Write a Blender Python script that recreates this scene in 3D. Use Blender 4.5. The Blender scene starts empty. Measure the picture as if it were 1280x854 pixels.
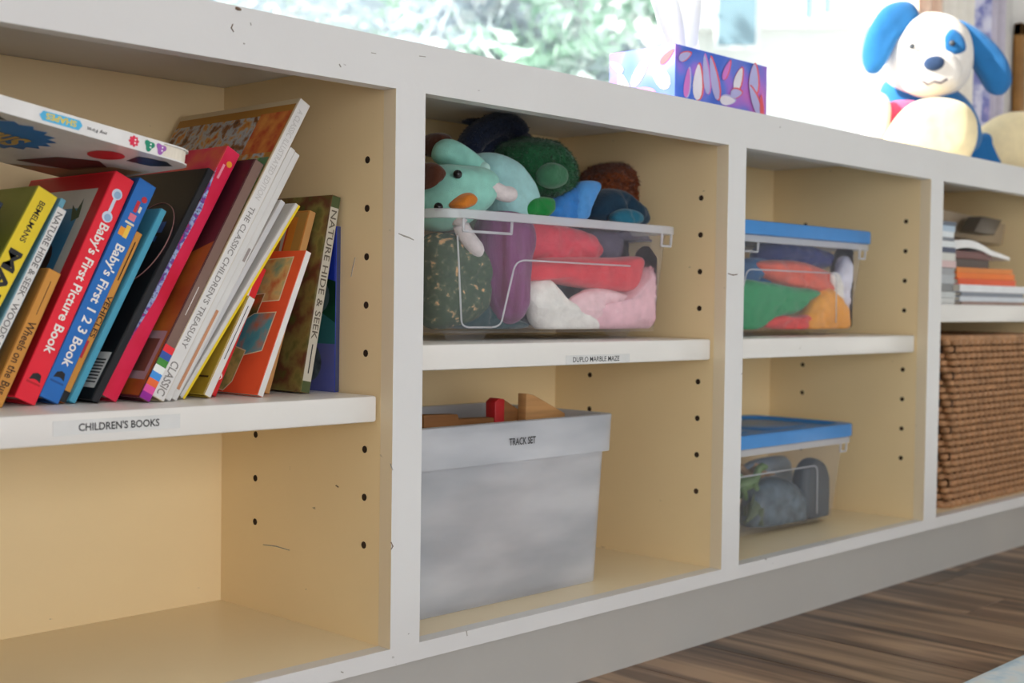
import bpy, bmesh, math, random
from mathutils import Vector, Matrix, noise
R = math.radians
random.seed(7)
S = bpy.context.scene
COL = S.collection

# ------------------------------------------------------------------ camera
CAM = Vector((-0.85757, -0.98203, 0.34992))
YAW, PITCH, ROLL, FPX = 0.80854, -0.03012, 0.01346, 1630.52
fw = Vector((math.sin(YAW)*math.cos(PITCH), math.cos(YAW)*math.cos(PITCH), math.sin(PITCH)))
r0 = Vector((math.cos(YAW), -math.sin(YAW), 0)); u0 = r0.cross(fw)
rt = r0*math.cos(ROLL)+u0*math.sin(ROLL); up = -r0*math.sin(ROLL)+u0*math.cos(ROLL)
cd = bpy.data.cameras.new('camera'); cam = bpy.data.objects.new('camera', cd); COL.objects.link(cam)
m = Matrix((rt, up, -fw)).transposed().to_4x4(); m.translation = CAM; cam.matrix_world = m
cd.sensor_width = 36; cd.lens = FPX/1280*36; cd.clip_start = .02; cd.clip_end = 200
cd.dof.use_dof = True; cd.dof.focus_distance = 1.36; cd.dof.aperture_fstop = 6.2
S.camera = cam

# ------------------------------------------------------------------ light
W = bpy.data.worlds.new('sky'); S.world = W; W.use_nodes = True
W.node_tree.nodes['Background'].inputs[0].default_value = (.90, .97, 1, 1)
W.node_tree.nodes['Background'].inputs[1].default_value = 1.8
sd = bpy.data.lights.new('sun', 'SUN'); sd.energy = 12; sd.angle = R(1.5); sd.color = (1, .95, .86)
so = bpy.data.objects.new('sun', sd); COL.objects.link(so)
so.rotation_euler = Vector((-.78, .42, .5)).to_track_quat('Z', 'Y').to_euler()
ad = bpy.data.lights.new('fill_light', 'AREA'); ad.shape = 'RECTANGLE'; ad.size = 4.2; ad.size_y = 1.5; ad.energy = 76; ad.color = (.98, .98, 1.03)  # unseen area fill added in front to brighten the cubby interiors
ao = bpy.data.objects.new('fill_light', ad); COL.objects.link(ao); ao.location = (-.4, -3.4, .66)
ao.rotation_euler = (Vector((-.4, -3.4, .66))-Vector((.1, 0, .5))).to_track_quat('Z', 'Y').to_euler()
vs = S.view_settings; vs.view_transform = 'Standard'; vs.look = 'None'; vs.gamma = 1; vs.exposure = 0.0; vs.use_curve_mapping = False
S.cycles.use_denoising = True; S.cycles.transparent_max_bounces = 24; S.cycles.max_bounces = 8; S.cycles.diffuse_bounces = 5

# ------------------------------------------------------------------ helpers
def ray(x, y): return fw+rt*((x-640)/FPX)+up*((427-y)/FPX)
def at(x, y, Y): d = ray(x, y); return CAM+d*((Y-CAM.y)/d.y)
def atd(x, y, t): return CAM+ray(x, y)*t
def lin(c): 
    c /= 255; return c/12.92 if c <= .04045 else ((c+.055)/1.055)**2.4
def rgb(c): return (lin(c[0]), lin(c[1]), lin(c[2]), 1)
MATS = {}
def mat(name, c, rough=.5, var=.06, scale=30, bump=0, bscale=200, spec=.4, metallic=0, sheen=0, streak=None, hues=None, translucent=0):
    if name in MATS: return MATS[name]
    M = bpy.data.materials.new(name); M.use_nodes = True; nt = M.node_tree; b = nt.nodes['Principled BSDF']
    b.inputs['Roughness'].default_value = rough; b.inputs['Specular IOR Level'].default_value = spec; b.inputs['Metallic'].default_value = metallic
    if sheen: b.inputs['Sheen Weight'].default_value = sheen
    tc = nt.nodes.new('ShaderNodeTexCoord'); mp = nt.nodes.new('ShaderNodeMapping'); nt.links.new(tc.outputs['Object'], mp.inputs[0])
    if streak: mp.inputs['Scale'].default_value = streak
    nz = nt.nodes.new('ShaderNodeTexNoise'); nz.inputs['Scale'].default_value = scale; nz.inputs['Detail'].default_value = 4; nt.links.new(mp.outputs[0], nz.inputs['Vector'])
    cr = nt.nodes.new('ShaderNodeValToRGB'); nt.links.new(nz.outputs['Fac'], cr.inputs[0])
    if hues:
        e = cr.color_ramp.elements
        while len(e) < len(hues): e.new(.5)
        for i, h in enumerate(hues): e[i].position = .3+.4*i/(len(hues)-1); e[i].color = rgb(h)
    else:
        k = rgb(c); e = cr.color_ramp.elements
        e[0].position = .3; e[1].position = .7
        e[0].color = tuple(max(0, v*(1-var)) for v in k[:3])+(1,); e[1].color = tuple(min(1, v*(1+var)) for v in k[:3])+(1,)
    nt.links.new(cr.outputs[0], b.inputs['Base Color'])
    if bump:
        n2 = nt.nodes.new('ShaderNodeTexNoise'); n2.inputs['Scale'].default_value = bscale; nt.links.new(mp.outputs[0], n2.inputs['Vector'])
        bp = nt.nodes.new('ShaderNodeBump'); bp.inputs['Strength'].default_value = bump; bp.inputs['Distance'].default_value = .002
        nt.links.new(n2.outputs['Fac'], bp.inputs['Height']); nt.links.new(bp.outputs[0], b.inputs['Normal'])
    if translucent:
        tr = nt.nodes.new('ShaderNodeBsdfTranslucent'); nt.links.new(cr.outputs[0], tr.inputs[0])
        mx = nt.nodes.new('ShaderNodeMixShader'); mx.inputs[0].default_value = translucent
        nt.links.new(b.outputs[0], mx.inputs[1]); nt.links.new(tr.outputs[0], mx.inputs[2]); nt.links.new(mx.outputs[0], nt.nodes['Material Output'].inputs[0])
    MATS[name] = M; return M
def clear(name, c, alpha, rough=.12, haze=.5):
    # clear or milky plastic: part of the light goes straight through
    if name in MATS: return MATS[name]
    M = bpy.data.materials.new(name); M.use_nodes = True; nt = M.node_tree; b = nt.nodes['Principled BSDF']
    b.inputs['Base Color'].default_value = rgb(c); b.inputs['Roughness'].default_value = rough
    t = nt.nodes.new('ShaderNodeBsdfTransparent'); tr = nt.nodes.new('ShaderNodeBsdfTranslucent'); tr.inputs[0].default_value = rgb(c)
    a = nt.nodes.new('ShaderNodeMixShader'); a.inputs[0].default_value = haze; nt.links.new(b.outputs[0], a.inputs[1]); nt.links.new(tr.outputs[0], a.inputs[2])
    x = nt.nodes.new('ShaderNodeMixShader')
    fr = nt.nodes.new('ShaderNodeLayerWeight'); fr.inputs[0].default_value = .25
    ma = nt.nodes.new('ShaderNodeMath'); ma.operation = 'MULTIPLY_ADD'; ma.inputs[1].default_value = -.3; ma.inputs[2].default_value = alpha; ma.use_clamp = True
    pw = nt.nodes.new('ShaderNodeMath'); pw.operation = 'POWER'; pw.inputs[1].default_value = 3; nt.links.new(fr.outputs['Facing'], pw.inputs[0]); nt.links.new(pw.outputs[0], ma.inputs[0]); nt.links.new(ma.outputs[0], x.inputs[0])
    nt.links.new(a.outputs[0], x.inputs[1]); nt.links.new(t.outputs[0], x.inputs[2]); nt.links.new(x.outputs[0], nt.nodes['Material Output'].inputs[0])
    MATS[name] = M; return M

def tag(o, label=None, cat=None, group=None, kind=None):
    if label: o['label'] = label
    if cat: o['category'] = cat
    if group: o['group'] = group
    if kind: o['kind'] = kind
    return o
def empty(name, loc=(0, 0, 0), rot=(0, 0, 0)):
    o = bpy.data.objects.new(name, None); COL.objects.link(o); o.location = loc; o.rotation_euler = rot; o.empty_display_size = .03; return o
def thing(name, label, cat, loc=(0, 0, 0), rot=(0, 0, 0), group=None):
    return tag(empty(name, loc, rot), label, cat, group)
class MB:
    def __init__(s): s.v = []; s.f = []; s.mi = []; s.cur = 0
    def add(s, vs, fs):
        k = len(s.v); s.v += [tuple(v) for v in vs]; s.f += [tuple(i+k for i in f) for f in fs]; s.mi += [s.cur]*len(fs); return s
    def box(s, x0, x1, y0, y1, z0, z1):
        v = [(x, y, z) for x in (x0, x1) for y in (y0, y1) for z in (z0, z1)]
        return s.add(v, [(0, 1, 3, 2), (4, 6, 7, 5), (0, 4, 5, 1), (2, 3, 7, 6), (0, 2, 6, 4), (1, 5, 7, 3)])
    def prism(s, poly, off):
        n = len(poly); off = Vector(off); P = [Vector(p) for p in poly]
        return s.add(P+[p+off for p in P], [tuple(range(n)), tuple(range(2*n-1, n-1, -1))]+[((i+1) % n, i, n+i, n+(i+1) % n) for i in range(n)])
    def loft(s, loops, cap0=True, cap1=True, close=False):
        n = len(loops[0]); fs = []
        for j in range(len(loops)-1):
            for i in range(n): fs.append((j*n+i, j*n+(i+1) % n, (j+1)*n+(i+1) % n, (j+1)*n+i))
        if close:
            j = len(loops)-1
            for i in range(n): fs.append((j*n+i, j*n+(i+1) % n, (i+1) % n, i))
        else:
            if cap0: fs.append(tuple(range(n-1, -1, -1)))
            if cap1: fs.append(tuple(range((len(loops)-1)*n, len(loops)*n)))
        return s.add([p for l in loops for p in l], fs)
    def tube(s, pts, rad, n=8, closed=False, flat=None):
        P = [Vector(p) for p in pts]; loops = []
        for i, p in enumerate(P):
            a = P[(i-1) % len(P)] if (closed or i > 0) else p; b = P[(i+1) % len(P)] if (closed or i < len(P)-1) else p
            d = (b-a).normalized(); q = Vector((0, 0, 1)) if abs(d.z) < .9 else Vector((0, 1, 0))
            x = d.cross(q).normalized(); y = x.cross(d); rr = rad[i] if isinstance(rad, (list, tuple)) else rad
            fy = flat or 1
            loops.append([p+x*(rr*math.cos(2*math.pi*k/n))+y*(rr*fy*math.sin(2*math.pi*k/n)) for k in range(n)])
        return s.loft(loops, close=closed)
    def ball(s, c, r, n=16, mat=None):
        c = Vector(c); r = Vector(r if isinstance(r, (tuple, list, Vector)) else (r, r, r)); loops = []
        for j in range(1, n//2):
            a = math.pi*j/(n//2); loops.append([c+Vector((r.x*math.sin(a)*math.cos(2*math.pi*i/n), r.y*math.sin(a)*math.sin(2*math.pi*i/n), -r.z*math.cos(a))) for i in range(n)])
        return s.loft(loops)
    def build(s, name, mats, parent=None, smooth=False, bevel=0, segs=2, loc=None, auto=None):
        me = bpy.data.meshes.new(name); me.from_pydata(s.v, [], s.f)
        if not isinstance(mats, (list, tuple)): mats = [mats]
        for M in mats: me.materials.append(M)
        for p, i in zip(me.polygons, s.mi): p.material_index = i
        bm = bmesh.new(); bm.from_mesh(me); bmesh.ops.recalc_face_normals(bm, faces=bm.faces)
        if bevel:
            bmesh.ops.bevel(bm, geom=[e for e in bm.edges if len(e.link_faces) == 2 and e.calc_face_angle(0) > .5], offset=bevel, segments=segs, affect='EDGES', profile=.5)
        bm.to_mesh(me); bm.free()
        if smooth or bevel:
            for p in me.polygons: p.use_smooth = True
            if bevel or auto: me.set_sharp_from_angle(angle=R(auto or 40))
        o = bpy.data.objects.new(name, me); COL.objects.link(o)
        if parent: o.parent = parent
        if loc: o.location = loc
        return o
def rr(x0, x1, y0, y1, r, z, n=5):
    out = []
    for cx, cy, a0 in ((x1-r, y1-r, 0), (x0+r, y1-r, 90), (x0+r, y0+r, 180), (x1-r, y0+r, 270)):
        for k in range(n+1):
            a = R(a0+90*k/n); out.append(Vector((cx+r*math.cos(a), cy+r*math.sin(a), z)))
    return out
def smoothloop(P, n):
    out = []; k = len(P)
    for i in range(n):
        t = i*k/n; j = int(t); f = t-j
        a, b, c, d = P[(j-1) % k], P[j % k], P[(j+1) % k], P[(j+2) % k]
        out.append(.5*((2*b)+(c-a)*f+(2*a-5*b+4*c-d)*f*f+(3*b-a-3*c+d)*f**3))
    return out
def puff(name, pts, thick, M, parent=None, wrinkle=.0, wscale=40, n=72, back=None, flat=.5, fur=0, box=None):
    """soft stuffed shape: closed outline (3D points) swollen to both sides"""
    P = smoothloop([Vector(p) for p in pts], n); c = sum(P, Vector())/len(P)
    nv = Vector()
    for i in range(len(P)): nv += (P[i]-c).cross(P[(i+1) % len(P)]-c)
    nv.normalize()
    if nv.dot(CAM-c) < 0: nv = -nv
    back = thick if back is None else back
    loops = []
    ss = [.04, .14, .24, .34, .44, .54, .63, .71, .78, .84, .89, .935, .97, .99, 1]
    seed = Vector((random.random()*50, random.random()*50, random.random()*50))
    def mk(s, sg, T):
        h = T*math.sqrt(max(0, 1-s**(2/flat*1.0)))
        out = []
        for p in P:
            q = c+(p-c)*s
            w = (noise.noise(q*wscale+seed)+.55*noise.noise(q*wscale*2.3+seed)-.5*abs(noise.noise(q*wscale*1.2+seed)))*wrinkle*(1.15-s*.75) if wrinkle else 0
            f_ = noise.noise(q*300+seed)*fur if fur else 0
            out.append(q+nv*(sg*h+w)+((p-c).normalized()*f_))
        return out
    for s in ss: loops.append(mk(s, 1, thick))
    for s in reversed(ss[:-1]): loops.append(mk(s, -1, back))
    if box: loops = [[Vector((min(max(p.x, box[0]), box[1]), min(max(p.y, box[2]), box[3]), max(p.z, box[4]))) if p.z < box[5] else p for p in l] for l in loops]
    return MB().loft(loops).build(name, M, parent, smooth=True)
def ppx(L, Y): return [at(x, y, Y) for x, y in L]
def pdx(L, t): return [atd(x, y, t) for x, y in L]
def txt_mesh(s, L, H, bold=0):
    """flat lettering scaled to fill L x H, origin at left middle, in the XY plane"""
    cu = bpy.data.curves.new('t', 'FONT'); cu.body = s; cu.size = 1; cu.offset = bold; cu.resolution_u = 3
    o = bpy.data.objects.new('t', cu); me = bpy.data.meshes.new_from_object(o)
    bpy.data.objects.remove(o); bpy.data.curves.remove(cu)
    xs = [v.co.x for v in me.vertices]; ys = [v.co.y for v in me.vertices]
    x0, x1, y0, y1 = min(xs), max(xs), min(ys), max(ys)
    V = [((v.co.x-x0)*L/(x1-x0), ((v.co.y-y0)/(y1-y0)-.5)*H) for v in me.vertices]; F = [tuple(p.vertices) for p in me.polygons]
    bpy.data.meshes.remove(me); return V, F
def letters(mb, s, L, H, O, ax, ay, bold=.01):
    V, F = txt_mesh(s, L, H, bold); O = Vector(O); ax = Vector(ax); ay = Vector(ay)
    mb.add([O+ax*a+ay*b for a, b in V], F); return mb
def text(name, s, L, H, O, ax, ay, M, parent, bold=.01):
    return letters(MB(), s, L, H, O, ax, ay, bold).build(name, M, parent)

# ------------------------------------------------------------------ materials of the setting
def paint(name, c, rough, scuff):
    M = mat(name, c, rough, var=.02, scale=6, bump=.05, bscale=120)
    nt = M.node_tree; b = nt.nodes['Principled BSDF']; base = b.inputs['Base Color'].links[0].from_socket
    tc = nt.nodes.new('ShaderNodeTexCoord'); mp = nt.nodes.new('ShaderNodeMapping'); mp.inputs['Scale'].default_value = (1, 1, 2.2); mp.inputs['Rotation'].default_value = (.3, .6, .2)
    nt.links.new(tc.outputs['Object'], mp.inputs[0])
    a = nt.nodes.new('ShaderNodeTexNoise'); a.inputs['Scale'].default_value = 46; a.inputs['Detail'].default_value = 6; nt.links.new(mp.outputs[0], a.inputs['Vector'])
    mr = nt.nodes.new('ShaderNodeMapRange'); mr.inputs[1].default_value = .735; mr.inputs[2].default_value = .77; mr.inputs[4].default_value = scuff; nt.links.new(a.outputs['Fac'], mr.inputs[0])
    mx = nt.nodes.new('ShaderNodeMixRGB'); mx.inputs[2].default_value = rgb((95, 84, 70)); nt.links.new(mr.outputs[0], mx.inputs[0]); nt.links.new(base, mx.inputs[1]); nt.links.new(mx.outputs[0], b.inputs['Base Color'])
    return M
PAINT = paint('white_paint', (216, 215, 214), .35, .75)
CREAM = paint('bounce_cream_paint', (237, 213, 166), .42, .6)  # same white paint as the frame, with warm bounce light put into the colour
SHELFP = paint('shelf_paint', (226, 223, 218), .3, .4)
FLOORP = paint('cubby_floor_paint', (236, 219, 184), .3, .5)  # paler than the panels: glossy sheen put into the colour
EDGEP = paint('frame_edge_paint', (228, 211, 180), .4, .4)
HOLE = mat('hole_dark', (46, 30, 16), .8)
WALLP = mat('wall_paint', (236, 236, 234), .6, .02, 5)

# ------------------------------------------------------------------ built-in bookcase
H, ZC, ZB = .56, .609, -.0178
XS = [(-.5775, -.5379), (0, .0396), (.5775, .6187), (1.156, 1.2013), (1.7388, 1.780), (2.3172, 2.358), (2.8965, 2.937)]   # stiles
OPEN = [(XS[i][1], XS[i+1][0]) for i in range(6)]
TF, D, ZF = .0183, .2988, -.1259
bc = thing('built_in_bookcase', 'long white built-in bookcase of open cubbies under the window', 'bookcase', (1.18, .15, ZF))
def bpart(name, mb, M, bevel=.0012, parent=None):
    o = mb.build(name, M, None, bevel=bevel); o.parent = parent or bc
    if parent is None: o.location = -Vector(bc.location)
    return o
for a, b in XS:
    sb = MB().box(a, b, 0, TF, 0, H); sb.mi[0] = sb.mi[1] = 1; bpart('stile', sb, [PAINT, EDGEP], 0)
bpart('top_rail', MB().box(XS[0][0], XS[-1][1], 0, TF, H, ZC), PAINT, 0)
bpart('bottom_rail', MB().box(XS[0][0], XS[-1][1], 0, TF, ZB, 0), PAINT, 0)
bpart('toe_kick', MB().box(XS[0][0], XS[-1][1], .075, .09, ZF, ZB-.0005), mat('toe_paint', (196, 195, 190), .45, .03, 5, bump=.05), 0)
for i, (a, b) in enumerate(OPEN):
    bpart('back_panel', MB().box(a-.01, b+.01, D, D+.006, ZB, .5912), CREAM, 0)
    bpart('bottom_panel', MB().box(a, b, TF+.0002, D, ZB, 0), FLOORP, 0)
hole = MB(); 
loops = [[Vector((x, rad*math.cos(2*math.pi*k/12), rad*math.sin(2*math.pi*k/12))) for k in range(12)] for x, rad in ((.002, .0037), (-.0002, .0037))]
hole.loft(loops); HM = None
for i, (a, b) in enumerate(XS):
    mid = (a+b)/2
    for side, (p, q) in (('L', (a, mid-.0003)), ('R', (mid+.0003, b))):
        dv = bpart('divider_panel', MB().box(p, q, TF+.0002, D, ZB, .5912), CREAM, 0)
        if side == 'L' and 1 <= i <= 3:
            for k in range(9):
                for y in (.0425, .232):
                    if HM is None: h = hole.build('peg_hole', HOLE); HM = h.data
                    else: h = bpy.data.objects.new('peg_hole', HM); COL.objects.link(h)
                    h.parent = dv; h.location = (p-.0001, y, .0995+.0491*k)
SZ = [.2275, .2771, .2765, .3257]; ST = [.2540, .3045, .3042, .3564]
shelves = []
for (a, b), z0, z1 in zip(OPEN, SZ, ST):
    o = bpart('shelf', MB().box(a+.003, b-.003, .0209, .2955, z0, z1), SHELFP, .0025); shelves.append(o)
def shelf_label(sh, s, x0, x1, zc, sx0, sx1, hh, th, bold=.022):
    m_ = MB()
    m_.box(sx0, sx1, .0206, .02085, zc-hh, zc+hh); m_.cur = 1
    letters(m_, s, x1-x0, th, (x0, .0205, zc), (1, 0, 0), (0, 0, 1), bold)
    return m_.build('label_strip', [mat('label_tape', (216, 216, 214), .25), mat('ink', (38, 38, 40), .6)], sh)
a = at(98, 533, .0209); b = at(199, 527, .0209); s0 = at(66, 540, .0209); s1 = at(225, 524, .0209)
shelf_label(shelves[0], "CHILDREN'S BOOKS", a.x, b.x, .2415, s0.x, s1.x, .0062, .0068)
a = at(716, 449, .0209); b = at(774, 447, .0209)
shelf_label(shelves[1], "DUPLO MARBLE MAZE", a.x, b.x, .2835, a.x-.012, b.x+.02, .0052, .0062, .01)
ct = MB().box(XS[0][0], XS[-1][1], TF, .34, .5914, ZC).build('counter_top', PAINT, bevel=.001)
tag(ct, 'long white painted worktop running over the bookcase to the window', 'worktop')

SC = mat('scuff', (158, 153, 145), .7, .2, 300); SD = mat('chip', (112, 92, 74), .8, .2, 300)
def scuff(L, Y, w, M=SC, X=None):
    P = []
    for x, y in L:
        d_ = ray(x, y); P.append(CAM+d_*((Y-CAM.y)/d_.y) if X is None else CAM+d_*((X-CAM.x)/d_.x))
    o = MB().tube(P, [w*(.4+.6*math.sin(math.pi*(i+.5)/len(P))) for i in range(len(P))], 5).build('scuff_mark', M, None); o.parent = bc; o.location = -Vector(bc.location)
scuff([(498, 292), (505, 295), (511, 297), (517, 300)], .0, .0009)
scuff([(294, 10), (297, 11), (301, 12)], .0, .0016, SD); scuff([(291, 30), (289, 35), (292, 40)], .0, .0008, SD); scuff([(313, 28), (314, 32)], .0, .0006); scuff([(304, 54), (306, 55)], .0, .0007)
scuff([(424, 80), (426, 84)], .0, .0009); scuff([(464, 66), (470, 67)], .0, .0005); scuff([(524, 70), (532, 71)], .0, .0005)
scuff([(489, 678), (491, 683), (489, 687)], .0, .0009, SD); scuff([(488, 580), (491, 588)], .0, .0006); scuff([(910, 342), (916, 344), (922, 343)], .0, .0008, SD)
scuff([(583, 789), (584, 795)], .0, .0008); scuff([(426, 840), (429, 841)], .0, .0007)
scuff([(444, 322), (441, 335), (439, 346)], 0, .0006, SC, X=-.0002); scuff([(329, 681), (345, 683), (362, 688)], 0, .0006, SC, X=-.0002); scuff([(420, 607), (423, 609)], 0, .0009, SD, X=-.0002)

# ------------------------------------------------------------------ floor, walls, window
def woodmat():
    M = bpy.data.materials.new('floor_wood'); M.use_nodes = True; nt = M.node_tree; b = nt.nodes['Principled BSDF']; b.inputs['Roughness'].default_value = .38
    tc = nt.nodes.new('ShaderNodeTexCoord'); oi = nt.nodes.new('ShaderNodeObjectInfo')
    ad_ = nt.nodes.new('ShaderNodeVectorMath'); ad_.operation = 'MULTIPLY_ADD'
    cb = nt.nodes.new('ShaderNodeCombineXYZ'); nt.links.new(oi.outputs['Random'], cb.inputs[0]); nt.links.new(oi.outputs['Random'], cb.inputs[1])
    nt.links.new(cb.outputs[0], ad_.inputs[0]); ad_.inputs[1].default_value = (37, 51, 0); nt.links.new(tc.outputs['Object'], ad_.inputs[2])
    mp = nt.nodes.new('ShaderNodeMapping'); mp.inputs['Scale'].default_value = (15, 1.1, 4); nt.links.new(ad_.outputs[0], mp.inputs[0])
    n = nt.nodes.new('ShaderNodeTexNoise'); n.inputs['Scale'].default_value = 1.6; n.inputs['Detail'].default_value = 7; n.inputs['Distortion'].default_value = .8; nt.links.new(mp.outputs[0], n.inputs['Vector'])
    cr = nt.nodes.new('ShaderNodeValToRGB'); e = cr.color_ramp.elements; e.new(.5)
    for i, (p, c) in enumerate(((.34, (76, 58, 46)), (.5, (124, 98, 78)), (.64, (182, 150, 120)))): e[i].position = p; e[i].color = rgb(c)
    nt.links.new(n.outputs['Fac'], cr.inputs[0])
    hs = nt.nodes.new('ShaderNodeHueSaturation'); mr = nt.nodes.new('ShaderNodeMapRange'); mr.inputs[3].default_value = .75; mr.inputs[4].default_value = 1.2
    nt.links.new(oi.outputs['Random'], mr.inputs[0]); nt.links.new(mr.outputs[0], hs.inputs['Value']); nt.links.new(cr.outputs[0], hs.inputs['Color'])
    nt.links.new(hs.outputs[0], b.inputs['Base Color']); return M
WOODF = woodmat()
fl = MB().box(-2.4, 3.6, -3.5, .34, ZF-.03, ZF-.008).build('floor', mat('subfloor', (60, 48, 38), .8)); tag(fl, 'brown wood-look plank floor', kind='structure')
PW = .152; pm = None
for i in range(39):
    y = -3.5-random.random()*.9
    while y < .3:
        y1 = min(y+1.22, .34); ya = max(y, -3.5)
        if y1-ya > .05:
            o = MB().box(0, PW-.0012, 0, y1-ya-.0012, 0, .008).build('plank', WOODF, fl, bevel=.0008, segs=1); o.location = (-2.4+i*PW, ya, ZF-.008)
        y += 1.22
rug = thing('area_rug', 'pale blue and cream patterned rug on the floor', 'rug', (1.1, -1.2, ZF))
RY = at(1280, 827, 0); d_ = ray(1280, 828); RP = CAM+d_*((ZF-CAM.z)/d_.z)
rm = MB(); rm.loft([rr(-1.4, 1.3, -.9, RP.y+1.2, .02, .0005), rr(-1.4, 1.3, -.9, RP.y+1.2, .02, .010), rr(-1.39, 1.29, -.89, RP.y+1.19, .02, .012)])
rm.build('pile', mat('rug_blue', (170, 205, 225), .95, hues=[(150, 195, 220), (222, 232, 236), (236, 226, 214)], scale=18, bump=.6, bscale=900), rug)
rm = MB()
for k in range(9):
    x = -1.25+k*.28; rm.prism([(x, RP.y+1.13, .0122), (x+.1, RP.y+1.05, .0122), (x, RP.y+.97, .0122), (x-.1, RP.y+1.05, .0122)], (0, 0, .001))
rm.build('diamond_pattern', mat('rug_cream', (238, 228, 214), .95, bump=.6, bscale=900), rug)

WX0, WX1 = -1.7, 2.08
RX0, RX1, RY0, RZ1 = -2.4, 3.6, -3.5, 2.5
def st(name, mb, M, label=None, bevel=0, parent=None):
    o = mb.build(name, M, parent, bevel=bevel)
    if not parent: tag(o, label, kind='structure')
    return o
st('wall_back', MB().box(-2.4, 3.6, .341, .45, ZF-.03, ZC-.002).box(-2.4, WX0-.12, .341, .45, ZC-.002, 2.5).box(WX1+.13, 3.6, .341, .45, ZC-.002, 2.5).box(WX0-.12, WX1+.13, .341, .45, 2.15, 2.5), WALLP, 'white wall around the window')
st('wall_left', MB().box(RX0-.1, RX0, RY0, .45, ZF-.03, RZ1), WALLP, 'white side wall left of the camera')
st('wall_right', MB().box(RX1, RX1+.1, RY0, .45, ZF-.03, RZ1), WALLP, 'white side wall at the far end of the room')
st('wall_front', MB().box(RX0-.1, RX1+.1, RY0-.1, RY0, ZF-.03, RZ1), WALLP, 'white wall opposite the window')
st('ceiling', MB().box(RX0-.1, RX1+.1, RY0-.1, .45, RZ1, RZ1+.1), WALLP, 'white ceiling')
wn = st('window_1', MB().box(WX0, WX0+.05, .37, .43, ZC, 2.12).box(WX1-.05, WX1, .37, .43, ZC, 2.12).box(WX0, WX1, .37, .43, 2.06, 2.12).box(WX0, WX1, .37, .43, ZC-.002, ZC+.03), PAINT, 'wide bright window over the worktop')
st('pane', MB().box(WX0+.05, WX1-.05, .398, .404, ZC+.03, 2.06), clear('window_glass', (235, 245, 245), .97, .02, .1), parent=wn)
st('sill', MB().box(WX0-.1, WX1+.1, .3402, .37, ZC-.002, ZC+.004), PAINT, parent=wn)
st('trim_1', MB().box(WX1, WX1+.13, .318, .3405, ZC+.0005, 2.2), PAINT, 'white window casing beside the curtain', .002)
st('trim_2', MB().box(WX0-.13, WX0, .318, .3405, ZC+.0005, 2.2), PAINT, 'white window casing at the other end of the window', .002)

# ------------------------------------------------------------------ outdoors
st('ground', MB().box(-30, 60, 1.0, 60, -.7, -.6), mat('pale_bounce_ground', (196, 196, 190), .9, .2, 3), 'unseen ground outside the window, pale to bounce neutral light')  # unseen ground, kept pale so no green light bounces onto the house
def tree(x, y, h, cr, cols, label, n, seed):
    rng = random.Random(seed); t = thing('garden_tree', label, 'tree', (x, y, -.6), group='trees outside the window')
    tr = MB().tube([(0, 0, 0), (.05, .02, h*.3), (-.04, .05, h*.6), (.03, 0, h*.9)], [.11, .09, .06, .02], 8)
    for k in range(9):
        a = rng.random()*6.28; z = h*(.3+.06*k); l = cr*(.5+.4*rng.random()); tr.tube([(0, 0, z), (l*.5*math.cos(a), l*.5*math.sin(a), z+.2), (l*math.cos(a), l*math.sin(a), z+.5)], [.04, .03, .01], 6)
    tr.build('trunk', mat('bark', (214, 216, 220), .9, .1, 12), t, smooth=True)
    mb = MB(); lumps = [(Vector((rng.uniform(-1, 1)*cr*.75, rng.uniform(-1, 1)*cr*.6, h*rng.uniform(.32, 1.0))), cr*rng.uniform(.3, .55)) for _ in range(18)]
    for _ in range(n):
        c, rad = rng.choice(lumps); d = Vector((rng.gauss(0, 1), rng.gauss(0, 1), rng.gauss(0, 1))).normalized()*rad*rng.uniform(.6, 1.05); p = c+d
        a = Vector((rng.gauss(0, 1), rng.gauss(0, 1), rng.gauss(0, 1))).normalized(); b_ = a.orthogonal().normalized(); L = rng.uniform(.07, .13); w = L*.5
        mb.cur = rng.choice((0, 0, 1, 2)); q = a.cross(b_)*L*.15
        mb.add([p-a*L, p-b_*w+q, p+a*L, p+b_*w+q], [(0, 1, 2), (0, 2, 3)])
    mb.build('foliage', cols, t)
LG = [mat('leaf_pale', (236, 241, 241), .6, .1, 5, translucent=.45), mat('leaf_mint', (226, 239, 232), .6, .1, 5, translucent=.45), mat('leaf_silver', (214, 221, 228), .6, .1, 5, translucent=.45)]
LB = [mat('leaf_silver', (0, 0, 0)), mat('leaf_ice', (200, 213, 224), .6, .08, 5, translucent=.4), mat('leaf_pale', (0, 0, 0))]
LT = [mat('leaf_green', (210, 236, 220), .6, .1, 5, translucent=.5), mat('leaf_mint', (0, 0, 0)), mat('leaf_pale', (0, 0, 0))]
tree(4.6, 7.5, 4.2, 1.5, LB, 'silvery tree nearest the left end of the window', 3200, 1)
tree(6.3, 8.8, 4.8, 1.6, LG, 'pale leafy tree second from the left outside', 3200, 2)
tree(7.4, 7.6, 4.3, 1.3, LT, 'bright mint-green tree in the middle of the window view', 3200, 3)
tree(5.75, 5.5, 4.2, 1.15, LB, 'grey-white blossoming tree left of the white house', 5000, 4)
tree(6.0, 4.9, 4.3, .85, LT, 'fresh green tree right beside the white house', 4500, 5)
tree(5.4, 11.5, 6.0, 2.0, LG, 'tall pale tree in the row behind the others', 3200, 6)
tree(7.2, 10.6, 5.6, 1.7, LG, 'broad pale tree far behind the mint-green one', 3200, 7)
hc = at(838, 60, 6.5); hc.z = -.6
hs = thing('white_house', 'sunlit white house outside with a sloping eave', 'house', hc, (0, 0, R(-54)))
HW = mat('siding', (236, 236, 235), .7, .02, 4); HG = mat('house_glass', (122, 152, 166), .2, .1, 2)
hx = Vector((math.cos(R(54)), -math.sin(R(54)), 0)); hn = Vector((-hx.y, hx.x, 0))
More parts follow.
